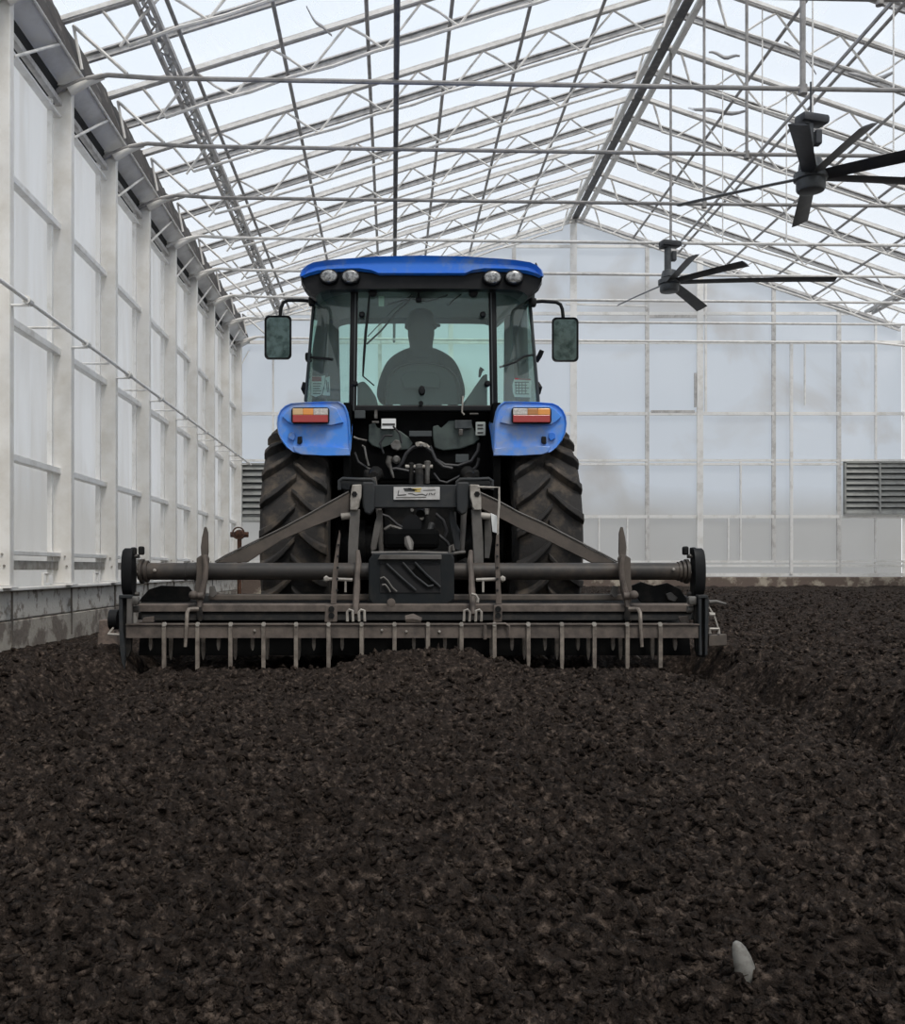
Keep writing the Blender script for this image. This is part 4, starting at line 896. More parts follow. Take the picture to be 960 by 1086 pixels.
mb = MB(); mb.tube([P(413.5,484,6.88), P(412,491,6.88), P(414,496,6.88), P(417.5,507,6.86)], [0.020,.022,.014,.008], 10); mb.build('draft_lever', M['iron_light'], T, smooth=True)
c = P(420.5, 487.5, 6.88); mb = MB(); mb.lathe([(0.026,0.03),(0.028,-0.01),(0.016,-0.02)], c, (0,1,0), 16); mb.build('coupler', M['iron_light'], T, smooth=True)
# top link bracket with its three lugs
for px, w, top in ((436.5, .030, 490), (444.5, .040, 491.5), (453.5, .034, 488)):
    mb = MB(); a = P(px, top+2, 6.72); b = P(px-.5, 513, 6.72)
    mb.tube([a+Vector((0,0,.01)), a, (a+b)/2, b], [w*.35, w*.72, w*.5, w*.55], 10); mb.build('top_link_lug', M['iron_light'] if px > 440 else M['iron'], T, smooth=True)
mb = MB(); mb.cyl(P(430,495,6.72), P(459,495,6.72), 0.014, 10); mb.build('top_link_pin', M['cap'], T, smooth=True)
# lift arms and their rods
for s in (-1, 1):
    px = 400.5 if s < 0 else 494
    mb = MB(); mb.tube([P(px, 505, 6.85), P(px+s*2, 502, 6.7), P(px+s*4, 506, 6.45)], [0.045,.05,.035], 10); mb.build('lift_arm', M['iron'], T, smooth=True)
    mb = MB(); mb.tube([P(px+s*4, 506, 6.45), P(px-s*2, 545, 6.5), P(px-s*4, 585, 6.5)], [0.016,.02,.016], 10); mb.build('lift_rod', M['upright'], T, smooth=True)
    mb = MB(); mb.tube([P(px+s*1, 596, 6.9), P(px-s*3, 598, 6.5), P(px-s*5, 600, 6.15)], [.03,.028,.035], 10); mb.build('lower_link', M['iron'], T, smooth=True)
    mb = MB(); mb.box(P(391 if s < 0 else 503, 503.5, 6.9), (0.07,.08,.07), bevel=.02); mb.build('lift_housing', M['iron'], T)
mb = MB(); mb.tube([P(445,500,6.7), P(445,515,6.5), P(446,545,6.15)], 0.028, 12); mb.build('top_link', M['iron'], T, smooth=True)
mb = MB(); mb.prism([P(434,557,6.8),P(440,536,6.8),P(448,532,6.8),P(455,540,6.8),P(459,562,6.8),P(450,567,6.8),P(438,566,6.8)], (0,.12,0), bevel=.015); mb.build('hitch_block', M['iron'], T)
mb = MB(); mb.cyl((TX, 6.5, 0.72), (TX, 7.2, 0.72), 0.05, 14); mb.build('pto_shaft', M['iron'], T, smooth=True)
mb = MB(); mb.tube([P(408,562,6.6), P(414,558,6.6), P(424,561,6.6), P(432,570,6.6), P(437,581,6.6)], 0.014, 8); mb.build('hydraulic_hose', M['iron_light'], T, smooth=True)
mb = MB(); mb.tube([P(455,566,6.6), P(466,568,6.6), P(474,575,6.6), P(479,584,6.6)], 0.012, 8); mb.build('hydraulic_hose', M['hose'], T, smooth=True)
mb = MB(); mb.tube([P(482,543,6.6), P(482,555,6.6), P(485,563,6.55), P(488,568,6.55), P(492,566,6.55)], [.012,.014,.02,.022,.012], 8); mb.build('stabiliser', M['frame'], T, smooth=True)
for px, py, rr in ((441,549,.016),(447.5,549.5,.014),(437,541,.012),(452,543,.014),(449,535,.016)):
    c = P(px, py, 6.78); mb = MB(); mb.cyl(c, c-Vector((0,.035,0)), rr, 8); mb.build('hitch_bolt', M['cap'], T)
mb = MB(); mb.tube([P(429,557,6.7), P(432,563,6.66), P(440,566.5,6.64), P(450,566.5,6.64), P(456,563,6.66), P(458,556,6.7)], .022, 10); mb.build('hitch_guard', M['frame'], T, smooth=True)
mb = MB(); mb.tube([P(449,533,6.75), P(452,536,6.72), P(453,546,6.7)], [.018,.024,.014], 10); mb.build('hook_latch', M['iron_light'], T, smooth=True)
for pts, r_, m_ in (([(398,560),(404,568),(412,570),(420,577),(424,586)], .012, 'hose'), ([(403,545),(412,548),(421,556),(428,560)], .010, 'hose'), ([(462,545),(470,552),(474,563),(470,574)], .012, 'hose'), ([(428,573),(440,571.5),(452,572),(463,571.5)], .009, 'iron_light'), ([(417,452),(424,460),(426,470)], .007, 'hose'), ([(376,480),(380,490),(390,497),(398,499)], .011, 'hose'), ([(508,486),(506,494),(500,500)], .012, 'hose')):
    mb = MB(); mb.tube([P(x, y, 6.62 if y > 520 else 6.96) for x, y in pts], r_, 8); mb.build('hydraulic_hose' if m_ == 'hose' else 'pivot_bar', M[m_], T, smooth=True)
# ---- seat, console, wheel
mb = MB()
def seat_ring(y, ins, dz=0): 
    pts = [(408,429),(409,412),(413,398),(421,389),(433,385.5),(447,385),(463,386),(476,390),(485,399),(489,412),(490,429)]
    cx = 449; return [P(cx+(x-cx)*(1-ins), y_+(8*ins if y_ < 420 else 0)+dz, y) for x, y_ in pts]
mb.loft([seat_ring(7.36,.10), seat_ring(7.33,.03), seat_ring(7.37,0), seat_ring(7.46,.0), seat_ring(7.50,.06)]); st = mb.build('seat_back', M['seat'], T, smooth=True)
mb = MB(); mb.prism([P(425,401,7.325), P(430,395.5,7.325), P(447,394,7.325), P(463,396,7.325), P(467,402,7.325), P(466,412,7.325), P(428,412,7.325)], (0,-.02,0), bevel=.008); mb.build('seat_back_panel', M['trim'], st)
mb = MB(); mb.box((0.235, 7.68, 1.60), (0.52, 0.48, 0.12), bevel=0.04); mb.build('seat_cushion', M['seat'], T, smooth=True)
mb = MB(); mb.box((0.235, 7.66, 1.42), (0.36, 0.36, 0.26), bevel=0.03); mb.build('seat_pedestal', M['panel'], T)
for s in (-1, 1):
    pts = [(379,406),(386,404),(392,410),(399,421),(402,433),(379,433)] if s < 0 else [(517,396),(512,398),(508,405),(500,416),(493,425),(492,433),(517,433)]
    mb = MB(); mb.prism([P(x, y, 7.14) for x, y in pts], (0, 0.75, 0.05), bevel=0.012); mb.build('side_console', M['trim'], T)
mb = MB(); mb.tube([P(508.5,400,7.3), P(510,393,7.3), P(511.5,391,7.3)], [.008,.015,.02], 8); mb.build('control_lever', M['black'], T, smooth=True)
wc = Vector((0.235, 8.05, 1.98)); wa = Vector((0, -0.45, 0.9)).normalized()
mb = MB(); u = Vector((1,0,0)); v = wa.cross(u)
mb.tube([wc+(u*math.cos(i*PI/16)+v*math.sin(i*PI/16))*0.19 for i in range(32)], 0.014, 8, closed=True)
for a in (0.5, 2.6, 4.7): mb.cyl(wc-wa*.02, wc+(u*math.cos(a)+v*math.sin(a))*0.19, 0.010, 6)
mb.cyl(wc-wa*.04, wc+wa*.01, 0.05, 14); mb.build('steering_wheel', M['black'], T, smooth=True)
mb = MB(); mb.tube([wc-wa*.04, wc-wa*.45+Vector((0,.1,0)), Vector((.235, 8.33, 1.35))], [.04,.05,.09], 12); mb.build('steering_column', M['black'], T, smooth=True)
mb = MB(); mb.box((0.235, 8.36, 1.62), (0.5, 0.12, 0.5), bevel=.04); mb.build('dashboard', M['black'], T)
# ================================================================== TILLER
TL = thing('rotary_tiller', 'wide mud-stained rotary tiller with a row of rake tines, mounted behind the blue tractor', 'tiller', (0.12, 5.7, 0.02))
def pp(pts, Y, d, m, name, bevel=0.006, parent=None, dz=None):
    mb = MB(); mb.prism([P(x, y, Y) for x, y in pts], (0, d, 0), bevel=bevel); return mb.build(name, m, parent or TL)
YT = 5.78
mb = MB(); r = 0.050
mb.cyl(P(147,606,YT), P(730,606,YT), r, 24); mt = mb.build('main_tube', M['tube'], TL, smooth=True)
for px, rr in ((151, .072), (156, .064), (724, .064), (728, .072), (720,.056), (197,.053), (208,.053)):
    mb = MB(); a = P(px, 606, YT); mb.cyl(a-Vector((.008,0,0)), a+Vector((.008,0,0)), rr, 20); mb.build('tube_flange', M['tube'], mt, smooth=True)
for px, py in ((164,605),(147,606.5),(714.5,604),(732,607)):
    mb = MB(); c = P(px, py, YT-.06); mb.ball(c, .011, 1); mb.build('bolt', M['cap'], mt)
# ---- bars behind the rake
mb = MB(); mb.prism([P(146,640,5.66), P(735,640,5.66), P(735,642,5.64), P(735,648.5,5.64), P(146,648.5,5.64), P(146,642,5.64)], (0,.05,0)); mb.build('levelling_bar', M['soilmetal'], TL)
mb = MB(); mb.prism([P(150,648.5,5.66), P(735,648.5,5.66), P(733,658,5.64), P(150,658,5.64)], (0,.02,0)); mb.build('levelling_board', M['iron'], TL, bevel=.004)
mb = MB(); a, b = P(222,633.5,5.80), P(664,633.5,5.80); mb.bar(a, b, .035, .04, up=(0,1,0), bevel=.006); mb.build('rear_bar', M['brace'], TL)
mb = MB(); mb.prism([(-1.46,5.74,0.26),(1.72,5.74,0.26),(1.72,5.70,0.10),(-1.46,5.70,0.10)], (0,.012,0)); mb.build('shade_sheet', M['panel'], TL)  # black sheet added to paint the shade behind the tines
# hood over the rotor, rotor with bent blades
mb = MB(); xs0, xs1 = -1.50, 1.78
pr = [(5.84,0.30),(5.88,0.38),(5.97,0.43),(6.10,0.44),(6.25,0.41),(6.32,0.32),(6.33,0.25)]
mb.loft([[Vector((xs0,y,z)) for y, z in pr], [Vector((xs1,y,z)) for y, z in pr]], caps=False, closed=False); mb.build('rotor_hood', M['iron'], TL, smooth=True, solid=.008)
mb = MB(); mb.cyl((xs0,6.08,0.24), (xs1,6.08,0.24), 0.045, 16); rt = mb.build('rotor_shaft', M['iron'], TL, smooth=True)
k = 0; x = xs0+.1
while x < xs1-.05:
    for j in range(3):
        a = k*0.7+j*2*PI/3; u = Vector((0, math.cos(a), math.sin(a))); v = Vector((0, -math.sin(a), math.cos(a))); c = Vector((x, 6.08, .24))
        mb = MB(); mb.tube([c+u*.04, c+u*.13+v*.02, c+u*.17+v*.05+Vector((.03,0,0)), c+u*.18+v*.08+Vector((.07,0,0))], [.012,.016,.014,.006], 6); mb.build('blade', M['tine'], rt)
    x += 0.19; k += 1
# angled dark guards seen under the tube
pp([(171,621),(158,625),(150,634),(147,638),(200,638),(206,630),(200,622)], 5.88, .02, M['iron'], 'side_shield', .004)
pp([(694,622),(708,618),(722,625),(729,637),(732,639),(680,639),(668,622),(680,617)], 5.88, .02, M['iron'], 'side_shield', .004)
pp([(707,630),(712,628),(719,634),(716,638),(709,636)], 5.84, .02, M['upright'], 'scraper', .003)
pp([(152,655),(163,653.5),(163,660),(150,660)], 5.6, .02, M['soilmetal'], 'scraper', .003); pp([(720,654),(730,653),(731,661),(722,661)], 5.6, .02, M['soilmetal'], 'scraper', .003)
# ---- rake bar (angle iron) and tines
YK = 5.50
mb = MB(); a, b = P(134,668.5,YK), P(741,668.5,YK); zt, zb = P(0,661.5,YK).z, P(0,676.5,YK).z
sec = [(YK,zb),(YK-.006,zb),(YK-.006,zt-.008),(YK-.016,zt-.006),(YK-.016,zt),(YK+.07,zt),(YK+.07,zt-.008),(YK,zt-.008)]
mb.loft([[Vector((x,y,z)) for y, z in sec] for x in (a.x, b.x)]); rk = mb.build('rake_bar', M['soilmetal'], TL)
def tine(px, py0, py1, Y, w, parent=TL, m=M['tine'], lean=0.0):
    a = P(px, py0, Y); b = P(px+lean, py1, Y); L = a.z-b.z; dx = b.x-a.x
    hw = w/2
    rings = []
    for t, s in ((0,.7),(.03,1),(.72,1),(.86,.8),(.95,.45),(1,.12)):
        c = a+(b-a)*t; rings.append([c+Vector((-hw*s,-.008,0)), c+Vector((hw*s,-.008,0)), c+Vector((hw*s,.012,0)), c+Vector((-hw*s,.012,0))])
    mb = MB(); mb.loft(rings); o = mb.build('tine', m, parent, bevel=.003)
    mb = MB(); c = P(px, py0+2.2, Y-.014); mb.cyl(c, c+Vector((0,.02,0)), .013, 6); mb.build('tine_bolt', M['cap'], o)
tips = {174:714, 209.5:718, 244.5:721, 279.5:714, 314:715, 348.5:715, 383.5:700, 418.5:692, 454:690, 489.5:697, 524.5:702, 560.5:703, 596:708, 630.5:710, 665.5:711, 700.5:716}
for px, ty in tips.items(): tine(px, 660, ty+8, YK-.012, .022)
for px, ty in tips.items():
    q = 416+(px-416)*(1-0.03); tine(q, 663, min(ty+4, 700), YK+.13, .021)
for px in (160, 232, 268, 333, 363, 543, 578, 613, 650, 716, 439, 472):
    q = px; tine(q, 668, 690, YK+.06, .020)
for px, py in ((270,669),(431,670),(466,670),(405,668.5)):
    mb = MB(); c = P(px, py, YK-.012); mb.ball(c, .009, 1); mb.build('bolt', M['cap'], rk)
# ---- end frames
for s in (-1, 1):
    f = (lambda x: x) if s < 0 else (lambda x: 877-x)
    x0 = P(f(136), 606, YT).x
    w = .035
    c = P(f(136.5), 607, YT-.10)
    mb = MB(); n = 28; pts = []
    for i in range(n):
        a = 2*PI*i/n; pts.append((0.055*math.cos(a), 0.140*math.sin(a)))
    # chain case: upright oval drum seen edge-on
    mb.loft([[Vector((c.x+s*dx, c.y+.05+py*q, c.z+pz*q)) for py, pz in pts] for dx, q in ((-.015,1),(.035,1),(.045,.93),(.05,.6))]); cc = mb.build('chain_case', M['black'], TL, smooth=True)
    mb = MB(); mb.loft([[Vector((x0-s*dx, YT+.0+py*.95, P(0,610,YT).z+pz*q)) for py, pz in pts] for dx, q in ((.018,1.1),(.036,1.1))]); mb.build('end_plate', M['tube'], TL, smooth=True)
    for a in (1.2, 1.9, 0.2, -1.2):
        mb = MB(); q = Vector((x0-s*.036, YT-.02+.05*math.cos(a), P(0,610,YT).z+.118*math.sin(a))); mb.cyl(q, q-Vector((s*.03,0,0)), .013, 6); mb.build('bolt', M['upright'], TL)
    for px, py in ((142,585),(150,584)):
        mb = MB(); q = P(f(px), py, YT-.03); mb.box(q, (.03,.05,.05), bevel=.01); mb.build('hanger_lug', M['iron'], TL)
    # lower box-section skid arm
    pts = [(126,633),(140,633),(140,662),(139,690),(136,697),(128,697),(127,672)]
    pp([(f(x), y) for x, y in pts], 5.52, .03, M['iron'], 'skid_arm', .004)
    if s < 0:
        pp([(125.8,632),(129.5,632),(130.5,672),(132.5,690),(132,712),(130,712),(127.5,690),(126.5,672)], 5.485, .03, M['frame'], 'skid_edge', .003)
        pp([(134.5,634),(139.5,634),(139.5,662),(134,662)], 5.485, .03, M['upright'], 'skid_edge', .003)
        pp([(126,631),(139,631),(139.5,634.5),(126,634.5)], 5.48, .05, M['frame'], 'skid_cap', .003)
    else:
        pp([(741,634),(744.5,634),(744,660),(745,695),(742,695)], 5.485, .03, M['frame'], 'skid_edge', .003)
        pp([(748,634),(752,635),(751.5,660),(750.5,695),(748,695)], 5.485, .03, M['frame'], 'skid_edge', .003)
        pp([(740.5,631),(750.5,631),(752,634.5),(741,634.5)], 5.48, .05, M['frame'], 'skid_cap', .003)
    q = P(f(144), 638, 5.55); mb = MB(); mb.ball(q, .022, 2); mb.cyl(P(f(138),646,5.56), P(f(148),646,5.56), .02, 10); mb.box(P(f(143),637,5.52), (.05,.04,.05), bevel=.012); mb.build('pivot_joint', M['iron_light'], TL, smooth=True)
    if s < 0:
        mb = MB(); a = P(117, 657, 5.6); mb.cyl(a, P(126,657,5.6), .057, 20); mb.build('hub_drum', M['black'], TL, smooth=True)
        mb = MB(); mb.tube([P(114.5,672.5,5.5), P(131,673.5,5.5)], .008, 6); mb.tube([P(115,672.5,5.5), P(120,666,5.55)], .006, 6); mb.build('hitch_pin', M['cap'], TL, smooth=True)
        pp([(128,690),(131,690),(133,711),(131.5,718),(129,700)], 5.5, .02, M['upright'], 'skid_tip', .003)
    else:
        pp([(752,673.5),(771,672.5),(771,684.5),(752,685.5)], 5.5, .03, M['brace'], 'side_bracket', .004)
        mb = MB(); mb.tube([P(752,638.5,5.6), P(760,638,5.6), P(770,640.5,5.6)], [.012,.010,.006], 8); mb.build('side_spike', M['upright'], TL, smooth=True)
        mb = MB(); mb.tube([P(753,672,5.5), P(753,667,5.5), P(762.5,667,5.5), P(762.5,672,5.5)], .009, 6); mb.tube([P(752,644,5.52), P(757,652,5.52), P(760,660,5.5), P(762,667,5.5)], .005, 6); mb.tube([P(752,651.5,5.5), P(758,652,5.5)], .012, 8); mb.build('hitch_pin', M['cap'], TL, smooth=True)
    # upper lever stand
    g = (lambda x: x) if s < 0 else (lambda x: 877-x+0.5)
    pp([(g(x), y) for x, y in [(216.5,559),(218.5,558.5),(220.5,565),(220.8,585),(220,592),(213.5,592),(212.8,580),(214.2,570)]], 5.70, .022, M['brace'], 'lever_bar', .004)
    pp([(g(x), y) for x, y in [(208.3,592),(213,589),(219,588),(221.5,592),(219.5,612),(217,632),(213,642),(209,642),(206.5,630),(208.5,610)]], 5.66, .03, M['brace'], 'lever_stand', .004)
    mb = MB(); mb.tube([P(g(216.5),589,5.64), P(g(218.5),600,5.64), P(g(217.5),615,5.64), P(g(213),632,5.64), P(g(211.5),645,5.62)], [.012,.015,.016,.018,.014], 8); mb.build('lever_rib', M['soilmetal'], TL, smooth=True)
    mb = MB(); mb.cyl(P(g(203),632,5.62), P(g(216),632,5.62), .020, 10); mb.ball(P(g(205),631,5.6), .026, 2); mb.build('lever_pivot', M['soilmetal'], TL, smooth=True)
    pp([(g(x), y) for x, y in [(208,645),(213,643.5),(216,656),(213,659.5),(209.5,658)]], 5.60, .02, M['iron'], 'lever_toe', .003)
    mb = MB(); mb.tube([P(g(210),646,5.56), P(g(205),646,5.54), P(g(200),646.5,5.52), P(g(198.5),650,5.50), P(g(198),662,5.48), P(g(196.5),686,5.48)], [.012,.012,.012,.011,.011,.009], 8); mb.build('hook_pin', M['tine'], TL, smooth=True)
    pp([(g(x), y) for x, y in [(222,622),(227,621),(230,630),(226,634),(222,632)]], 5.72, .02, M['upright'], 'clip_plate', .003)
# ---- headstock
YH = 6.02
cb = pp([(384,514),(500,514),(500,538.5),(384,538.5)], YH, .07, M['frame'], 'headstock_beam', .006)
for s in (-1, 1):
    g = (lambda x: x) if s < 0 else (lambda x: 882-x)
    pp([(g(x), y) for x, y in [(384.5,511),(396.5,511),(398,520),(397,541),(392,546),(386.5,543.5),(384.5,535)]], YH-.04, .10, M['frame'], 'headstock_lug', .01)
    pp([(g(x), y) for x, y in [(371.5,540),(382,540),(380,575),(378.5,616),(368.5,616),(369.5,575)]], YH-.05, .05, M['upright'], 'headstock_upright', .005)
    pp([(g(x), y) for x, y in [(373.5,514),(383.5,513.5),(383.2,527),(379.5,537),(379.3,541),(371.3,541),(371.5,528)]], YH-.075, .08, M['cap'], 'upright_cap', .006)
    c = P(g(376), 524, YH-.08); mb = MB(); mb.cyl(c, c+Vector((0,.02,0)), .018, 6); mb.build('cap_bolt', M['iron'], TL)
    mb = MB(); mb.tube([P(g(360),519.5,6.25), P(g(360),510,6.25), P(g(363.5),507.8,6.25), P(g(380),508.5,6.25), P(g(394),508.5,6.25), P(g(397),511,6.25), P(g(397.5),518,6.25)], .012, 8)
    mb.prism([P(g(360),518,6.28), P(g(361.5),509.5,6.28), P(g(396),509.5,6.28), P(g(396),514.5,6.28), P(g(372),514.5,6.28), P(g(370),519,6.28)], (0,.03,0)); mb.build('hitch_yoke', M['frame'], TL, smooth=True)
    mb = MB(); mb.cyl(P(g(362),548,YH-.03), P(g(372),547,YH-.03), .022, 10); mb.build('hitch_pin', M['cap'], TL, smooth=True)
    # inner strut
    pp([(g(x), y) for x, y in [(401,541),(406,541),(405.5,551),(399,583),(394,585),(393,580),(397.5,555)]], YH+.06, .03, M['upright'] if s < 0 else M['frame'], 'inner_strut', .005)
    # brace down to the tube
    if s < 0: pts = [(370.5,522.5),(370.5,544),(352,550.5),(330,559),(300,571),(262,596.5),(228,597),(240,590),(300,561),(330,545),(350,533.5)]
    else: pts = [(508.5,523),(508.5,538.5),(530,549),(553,561),(580,572.5),(628,597),(655,597),(640,589),(600,568.5),(575,555.5),(550,544.5),(528,532)]
    pp(pts, YH-.02, .03, M['brace'], 'diagonal_brace', .004)
    pt = [(228,595.8),(240,588.8),(300,559.8),(330,543.8),(350,532.4),(370,521.5)] if s < 0 else [(508.5,522),(528,531),(550,543.2),(575,554.2),(600,567.2),(640,587.8),(655,595.8)]
    mb = MB(); mb.tube([P(x, y, YH-.022) for x, y in pt], .006, 6); mb.build('brace_edge', M['upright'], TL)
pp([(514,540),(520,540),(522,572),(519,592),(514,592)], YH+.0, .02, M['upright'], 'back_strip', .003)
pp([(520.5,544),(527,547),(529.5,566),(522.5,564)], YH-.10, .01, M['paper'], 'light_tag', .003)
mb = MB(); mb.tube([P(507,516.5,YH-.1), P(520,517,YH-.1), P(529.5,517,YH-.1), P(529.5,535,YH-.12), P(528.5,548,YH-.14), P(528,568,YH-.16)], .007, 6); mb.build('stop_rod', M['cap'], TL, smooth=True)
# name plate
np_ = plate(417.5, 516.5, 466.5, 530, YH-.008, M['cap'], 'name_plate', .006, .002, TL)
np_.data.materials[0] = mat('aged_white_plate', (0.52,0.51,0.50), .5, 0, (0.40,0.38,0.36), 18, .45)
def strokes(lst, m, nm, th):
    mb = MB()
    for x0, y0, x1, y1 in lst: mb.bar(P(x0,y0,YH-.0125), P(x1,y1,YH-.0125), th, .0015, up=(0,1,0))
    mb.build(nm, m, np_)
strokes([(428,518.5,436,518.3),(429,520.2,440,520.4),(433,518.2,442,520)], M['ink'], 'print', .010)
strokes([(437,519,447,518.2),(440,520.8,446,520.8)], M['yellow'], 'emblem', .010)
strokes([(422,525,423,520),(422,525.2,431,524.6),(433,523.6,437,523.4),(437,523.4,441,525),(441,525,448,524),(448,524,452,525.5),(452,525.5,453.5,523.5),(455,525,456,522.8),(457.5,522.8,458.5,525),(460,525,461.5,522.8)], M['ink'], 'print', .005)
strokes([(420,527.6,452,527.2),(449,520,462,519.6)], M['iron_light'], 'print', .004)
# ---- gearbox guard
gb = pp([(396,586.5),(479,586.5),(482,592),(482,636),(470,644),(398,644),(391,636),(391,594)], 5.66, .22, M['guard'], 'gearbox_guard', .008)
pp([(403.5,588.3),(468.5,588.3),(468.5,593.3),(400.5,593.3)], 5.63, .05, M['upright'], 'guard_top_flange', .003, gb)
pp([(403,597),(467,597),(468,629),(403,629)], 5.655, .012, M['gap'], 'guard_opening', .003, gb)  # black plate painting the darkness of the opening
for pts in ([(410,598),(425,612),(441,626)], [(427,596.5),(440,611),(454,622),(460,621)], [(440,596.5),(453,610),(467,622.5)]):
    mb = MB(); mb.tube([P(x, y, 5.645) for x, y in pts], .008, 6); mb.build('guard_bar', M['frame'], gb, smooth=True)
for pts in ([(403.5,613.5),(407,612),(411,615.5),(416,623),(421,627.5)], [(405.5,620.5),(408.5,619.8),(412,624),(414,628)]):
    mb = MB(); mb.tube([P(x, y, 5.64) for x, y in pts], .006, 6); mb.build('guard_slot_edge', M['upright'], gb, smooth=True)
pp([(444,598),(466,621),(450,621),(437,605)], 5.648, .006, M['panel'], 'guard_shade_plate', .002, gb)  # dark sheet painting shade inside the guard opening
c = P(415, 639, 5.65); mb = MB(); mb.lathe([(.024,.0),(.024,-.012),(.012,-.014)], c, (0,1,0), 12); mb.build('drain_plug', M['soilmetal'], gb, smooth=True)
mb = MB(); mb.tube([P(394,586.5,5.85), P(440,586,5.85), P(480,587,5.85), P(493,585.5,5.9)], .010, 8); mb.build('guard_rod', M['upright'], TL, smooth=True)
mb = MB(); mb.tube([P(477,587,5.84), P(477.5,580,5.84), P(480,578,5.84), P(481,584,5.84)], .010, 8); mb.build('guard_clip', M['upright'], TL, smooth=True)
mb = MB(); mb.box(P(436,572,6.05), (.34,.22,.12), bevel=.03); mb.build('gearbox', M['panel'], TL)
mb = MB(); mb.cyl(P(437,556,6.0), P(437,556,6.4), .06, 16); mb.build('drive_shaft_cover', M['black'], TL, smooth=True)
mb = MB(); mb.tube([P(432,570,5.95), P(434,577,5.93), P(436,584,5.9)], [.02,.03,.012], 8); mb.build('breather', M['upright'], TL, smooth=True)
mb = MB(); mb.prism([P(x,y,5.70) for x, y in [(370,650),(390,645),(480,645),(500,640),(560,640),(560,648),(500,650),(480,656),(395,657),(380,656)]], (0,.05,0), bevel=.006); mb.build('centre_board', M['iron'], TL)
mb = MB(); mb.tube([P(430,656.5,5.58), P(438,656,5.58), P(447,658,5.58)], [.02,.028,.016], 8); mb.build('mud_clod', M['soilmetal'], TL, smooth=True)
# ---- adjuster links
for s in (-1, 1):
    g = (lambda x: x) if s < 0 else (lambda x: 879-x)
    if s < 0: pts = [(360,562),(361.2,567),(359,590),(356.8,641),(350.5,641),(352.5,612),(355,590),(358,572)]
    else: pts = [(526.5,567),(529.5,567),(529.8,590),(531,620),(532.5,641),(526,641),(526,610),(525,590)]
    al = pp(pts, 5.60, .018, M['soilmetal'], 'adjuster_link', .003)
    mb = MB()
    for q in (578, 590, 602, 614, 626): 
        xx = (357+(641-q)*.03) if s < 0 else 527.6; c = P(xx, q, 5.595); mb.cyl(c, c+Vector((0,.008,0)), .007, 8)
    mb.build('adjuster_holes', M['gap'], al)
    b0 = (345, 358) if s < 0 else (524, 533)
    pp([(b0[0],642),(b0[1],641),(b0[1]-.5,659.5),(b0[0]-.8,660)], 5.56, .02, M['soilmetal'], 'adjuster_foot', .004)
    for yy in (646, 653):
        mb = MB(); c = P((b0[0]+b0[1])/2, yy, 5.55); mb.cyl(c, c+Vector((0,.02,0)), .017, 10); mb.build('foot_hole', M['iron'], TL)
    mb = MB(); mb.cyl(P(g(345),614,5.62), P(g(374),615,5.62), .010, 8); mb.ball(P(g(346),614,5.62), .020, 1); mb.cyl(P(g(366.5),616,5.62), P(g(366.5),628,5.62), .007, 6); mb.build('link_pin', M['cap'], TL, smooth=True)
    # inner turnbuckle
    mb = MB(); mb.tube([P(g(379.5),584,5.75), P(g(380.5),596,5.72), P(g(379),610,5.68), P(g(378.5),625,5.64), P(g(377.5),640,5.60), P(g(377),652,5.56)], [.012,.018,.016,.020,.018,.013], 8); mb.build('turnbuckle', M['soilmetal'], TL, smooth=True)
    for xo in (371.5, 384):
        mb = MB(); mb.tube([P(g(xo-3),659,5.54), P(g(xo-3.2),649,5.54), P(g(xo-1),646.5,5.54), P(g(xo+2.5),647.5,5.54), P(g(xo+3),659,5.54)], .008, 6); mb.build('shackle', M['cap'], TL, smooth=True)
mb = MB(); mb.tube([P(500,630,5.55), P(504.5,631,5.55), P(507,635,5.55), P(506.5,639,5.55)], .009, 6); mb.build('spring_clip', M['cap'], TL, smooth=True)
mb = MB(); mb.tube([P(516,662,5.48), P(536,661.5,5.48), P(540,664,5.47), P(540,672,5.47)], .008, 6); mb.build('rake_hook', M['soilmetal'], TL, smooth=True)
mb = MB(); mb.tube([P(514.5,663,5.47), P(514.5,678,5.47)], .010, 6); mb.build('rake_pin', M['soilmetal'], TL, smooth=True)

# ================================================================== DRIVER
def skin_body(name, joints, edges, m, root=0, parent=None, sub=2):
    me = bpy.data.meshes.new(name); me.from_pydata([tuple(j[0]) for j in joints], edges, []); me.update()
    o = bpy.data.objects.new(name, me); COL.objects.link(o)
    sk = o.modifiers.new('Skin', 'SKIN'); sk.use_smooth_shade = True
    for i, j in enumerate(joints):
        v = me.skin_vertices[0].data[i]; r = j[1]; v.radius = r if isinstance(r, tuple) else (r, r); v.use_root = (i == root)
    ss = o.modifiers.new('Subd', 'SUBSURF'); ss.levels = sub; ss.render_levels = sub
    bpy.context.view_layer.update(); dg = bpy.context.evaluated_depsgraph_get()
    nm = bpy.data.meshes.new_from_object(o.evaluated_get(dg)); bpy.data.objects.remove(o)
    nm.name = name; nm.materials.clear(); nm.materials.append(m)
    for p in nm.polygons: p.use_smooth = True
    o = bpy.data.objects.new(name, nm); COL.objects.link(o)
    if parent: o.parent = parent; o.location = -parent.location
    return o
PXc, PYc = 0.225, 7.70
D = thing('person', 'person in a dark jacket and cap seated at the wheel inside the tractor cab', 'person', (PXc, PYc, 1.67))
def V_(x, y, z): return Vector((PXc+x, PYc+y, z))
J = [(V_(0,0,1.76),(.15,.11)), (V_(0,-.02,1.92),(.15,.11)), (V_(0,-.02,2.10),(.165,.115)), (V_(0,0.01,2.215),(.11,.075)), (V_(0,.015,2.31),.056), (V_(0,.03,2.375),.064), (V_(0,.045,2.43),(.092,.105)), (V_(0,.05,2.51),(.088,.105)), (V_(0,.045,2.57),(.06,.075))]
E = [(0,1),(1,2),(2,3),(3,4),(4,5),(5,6),(6,7),(7,8)]
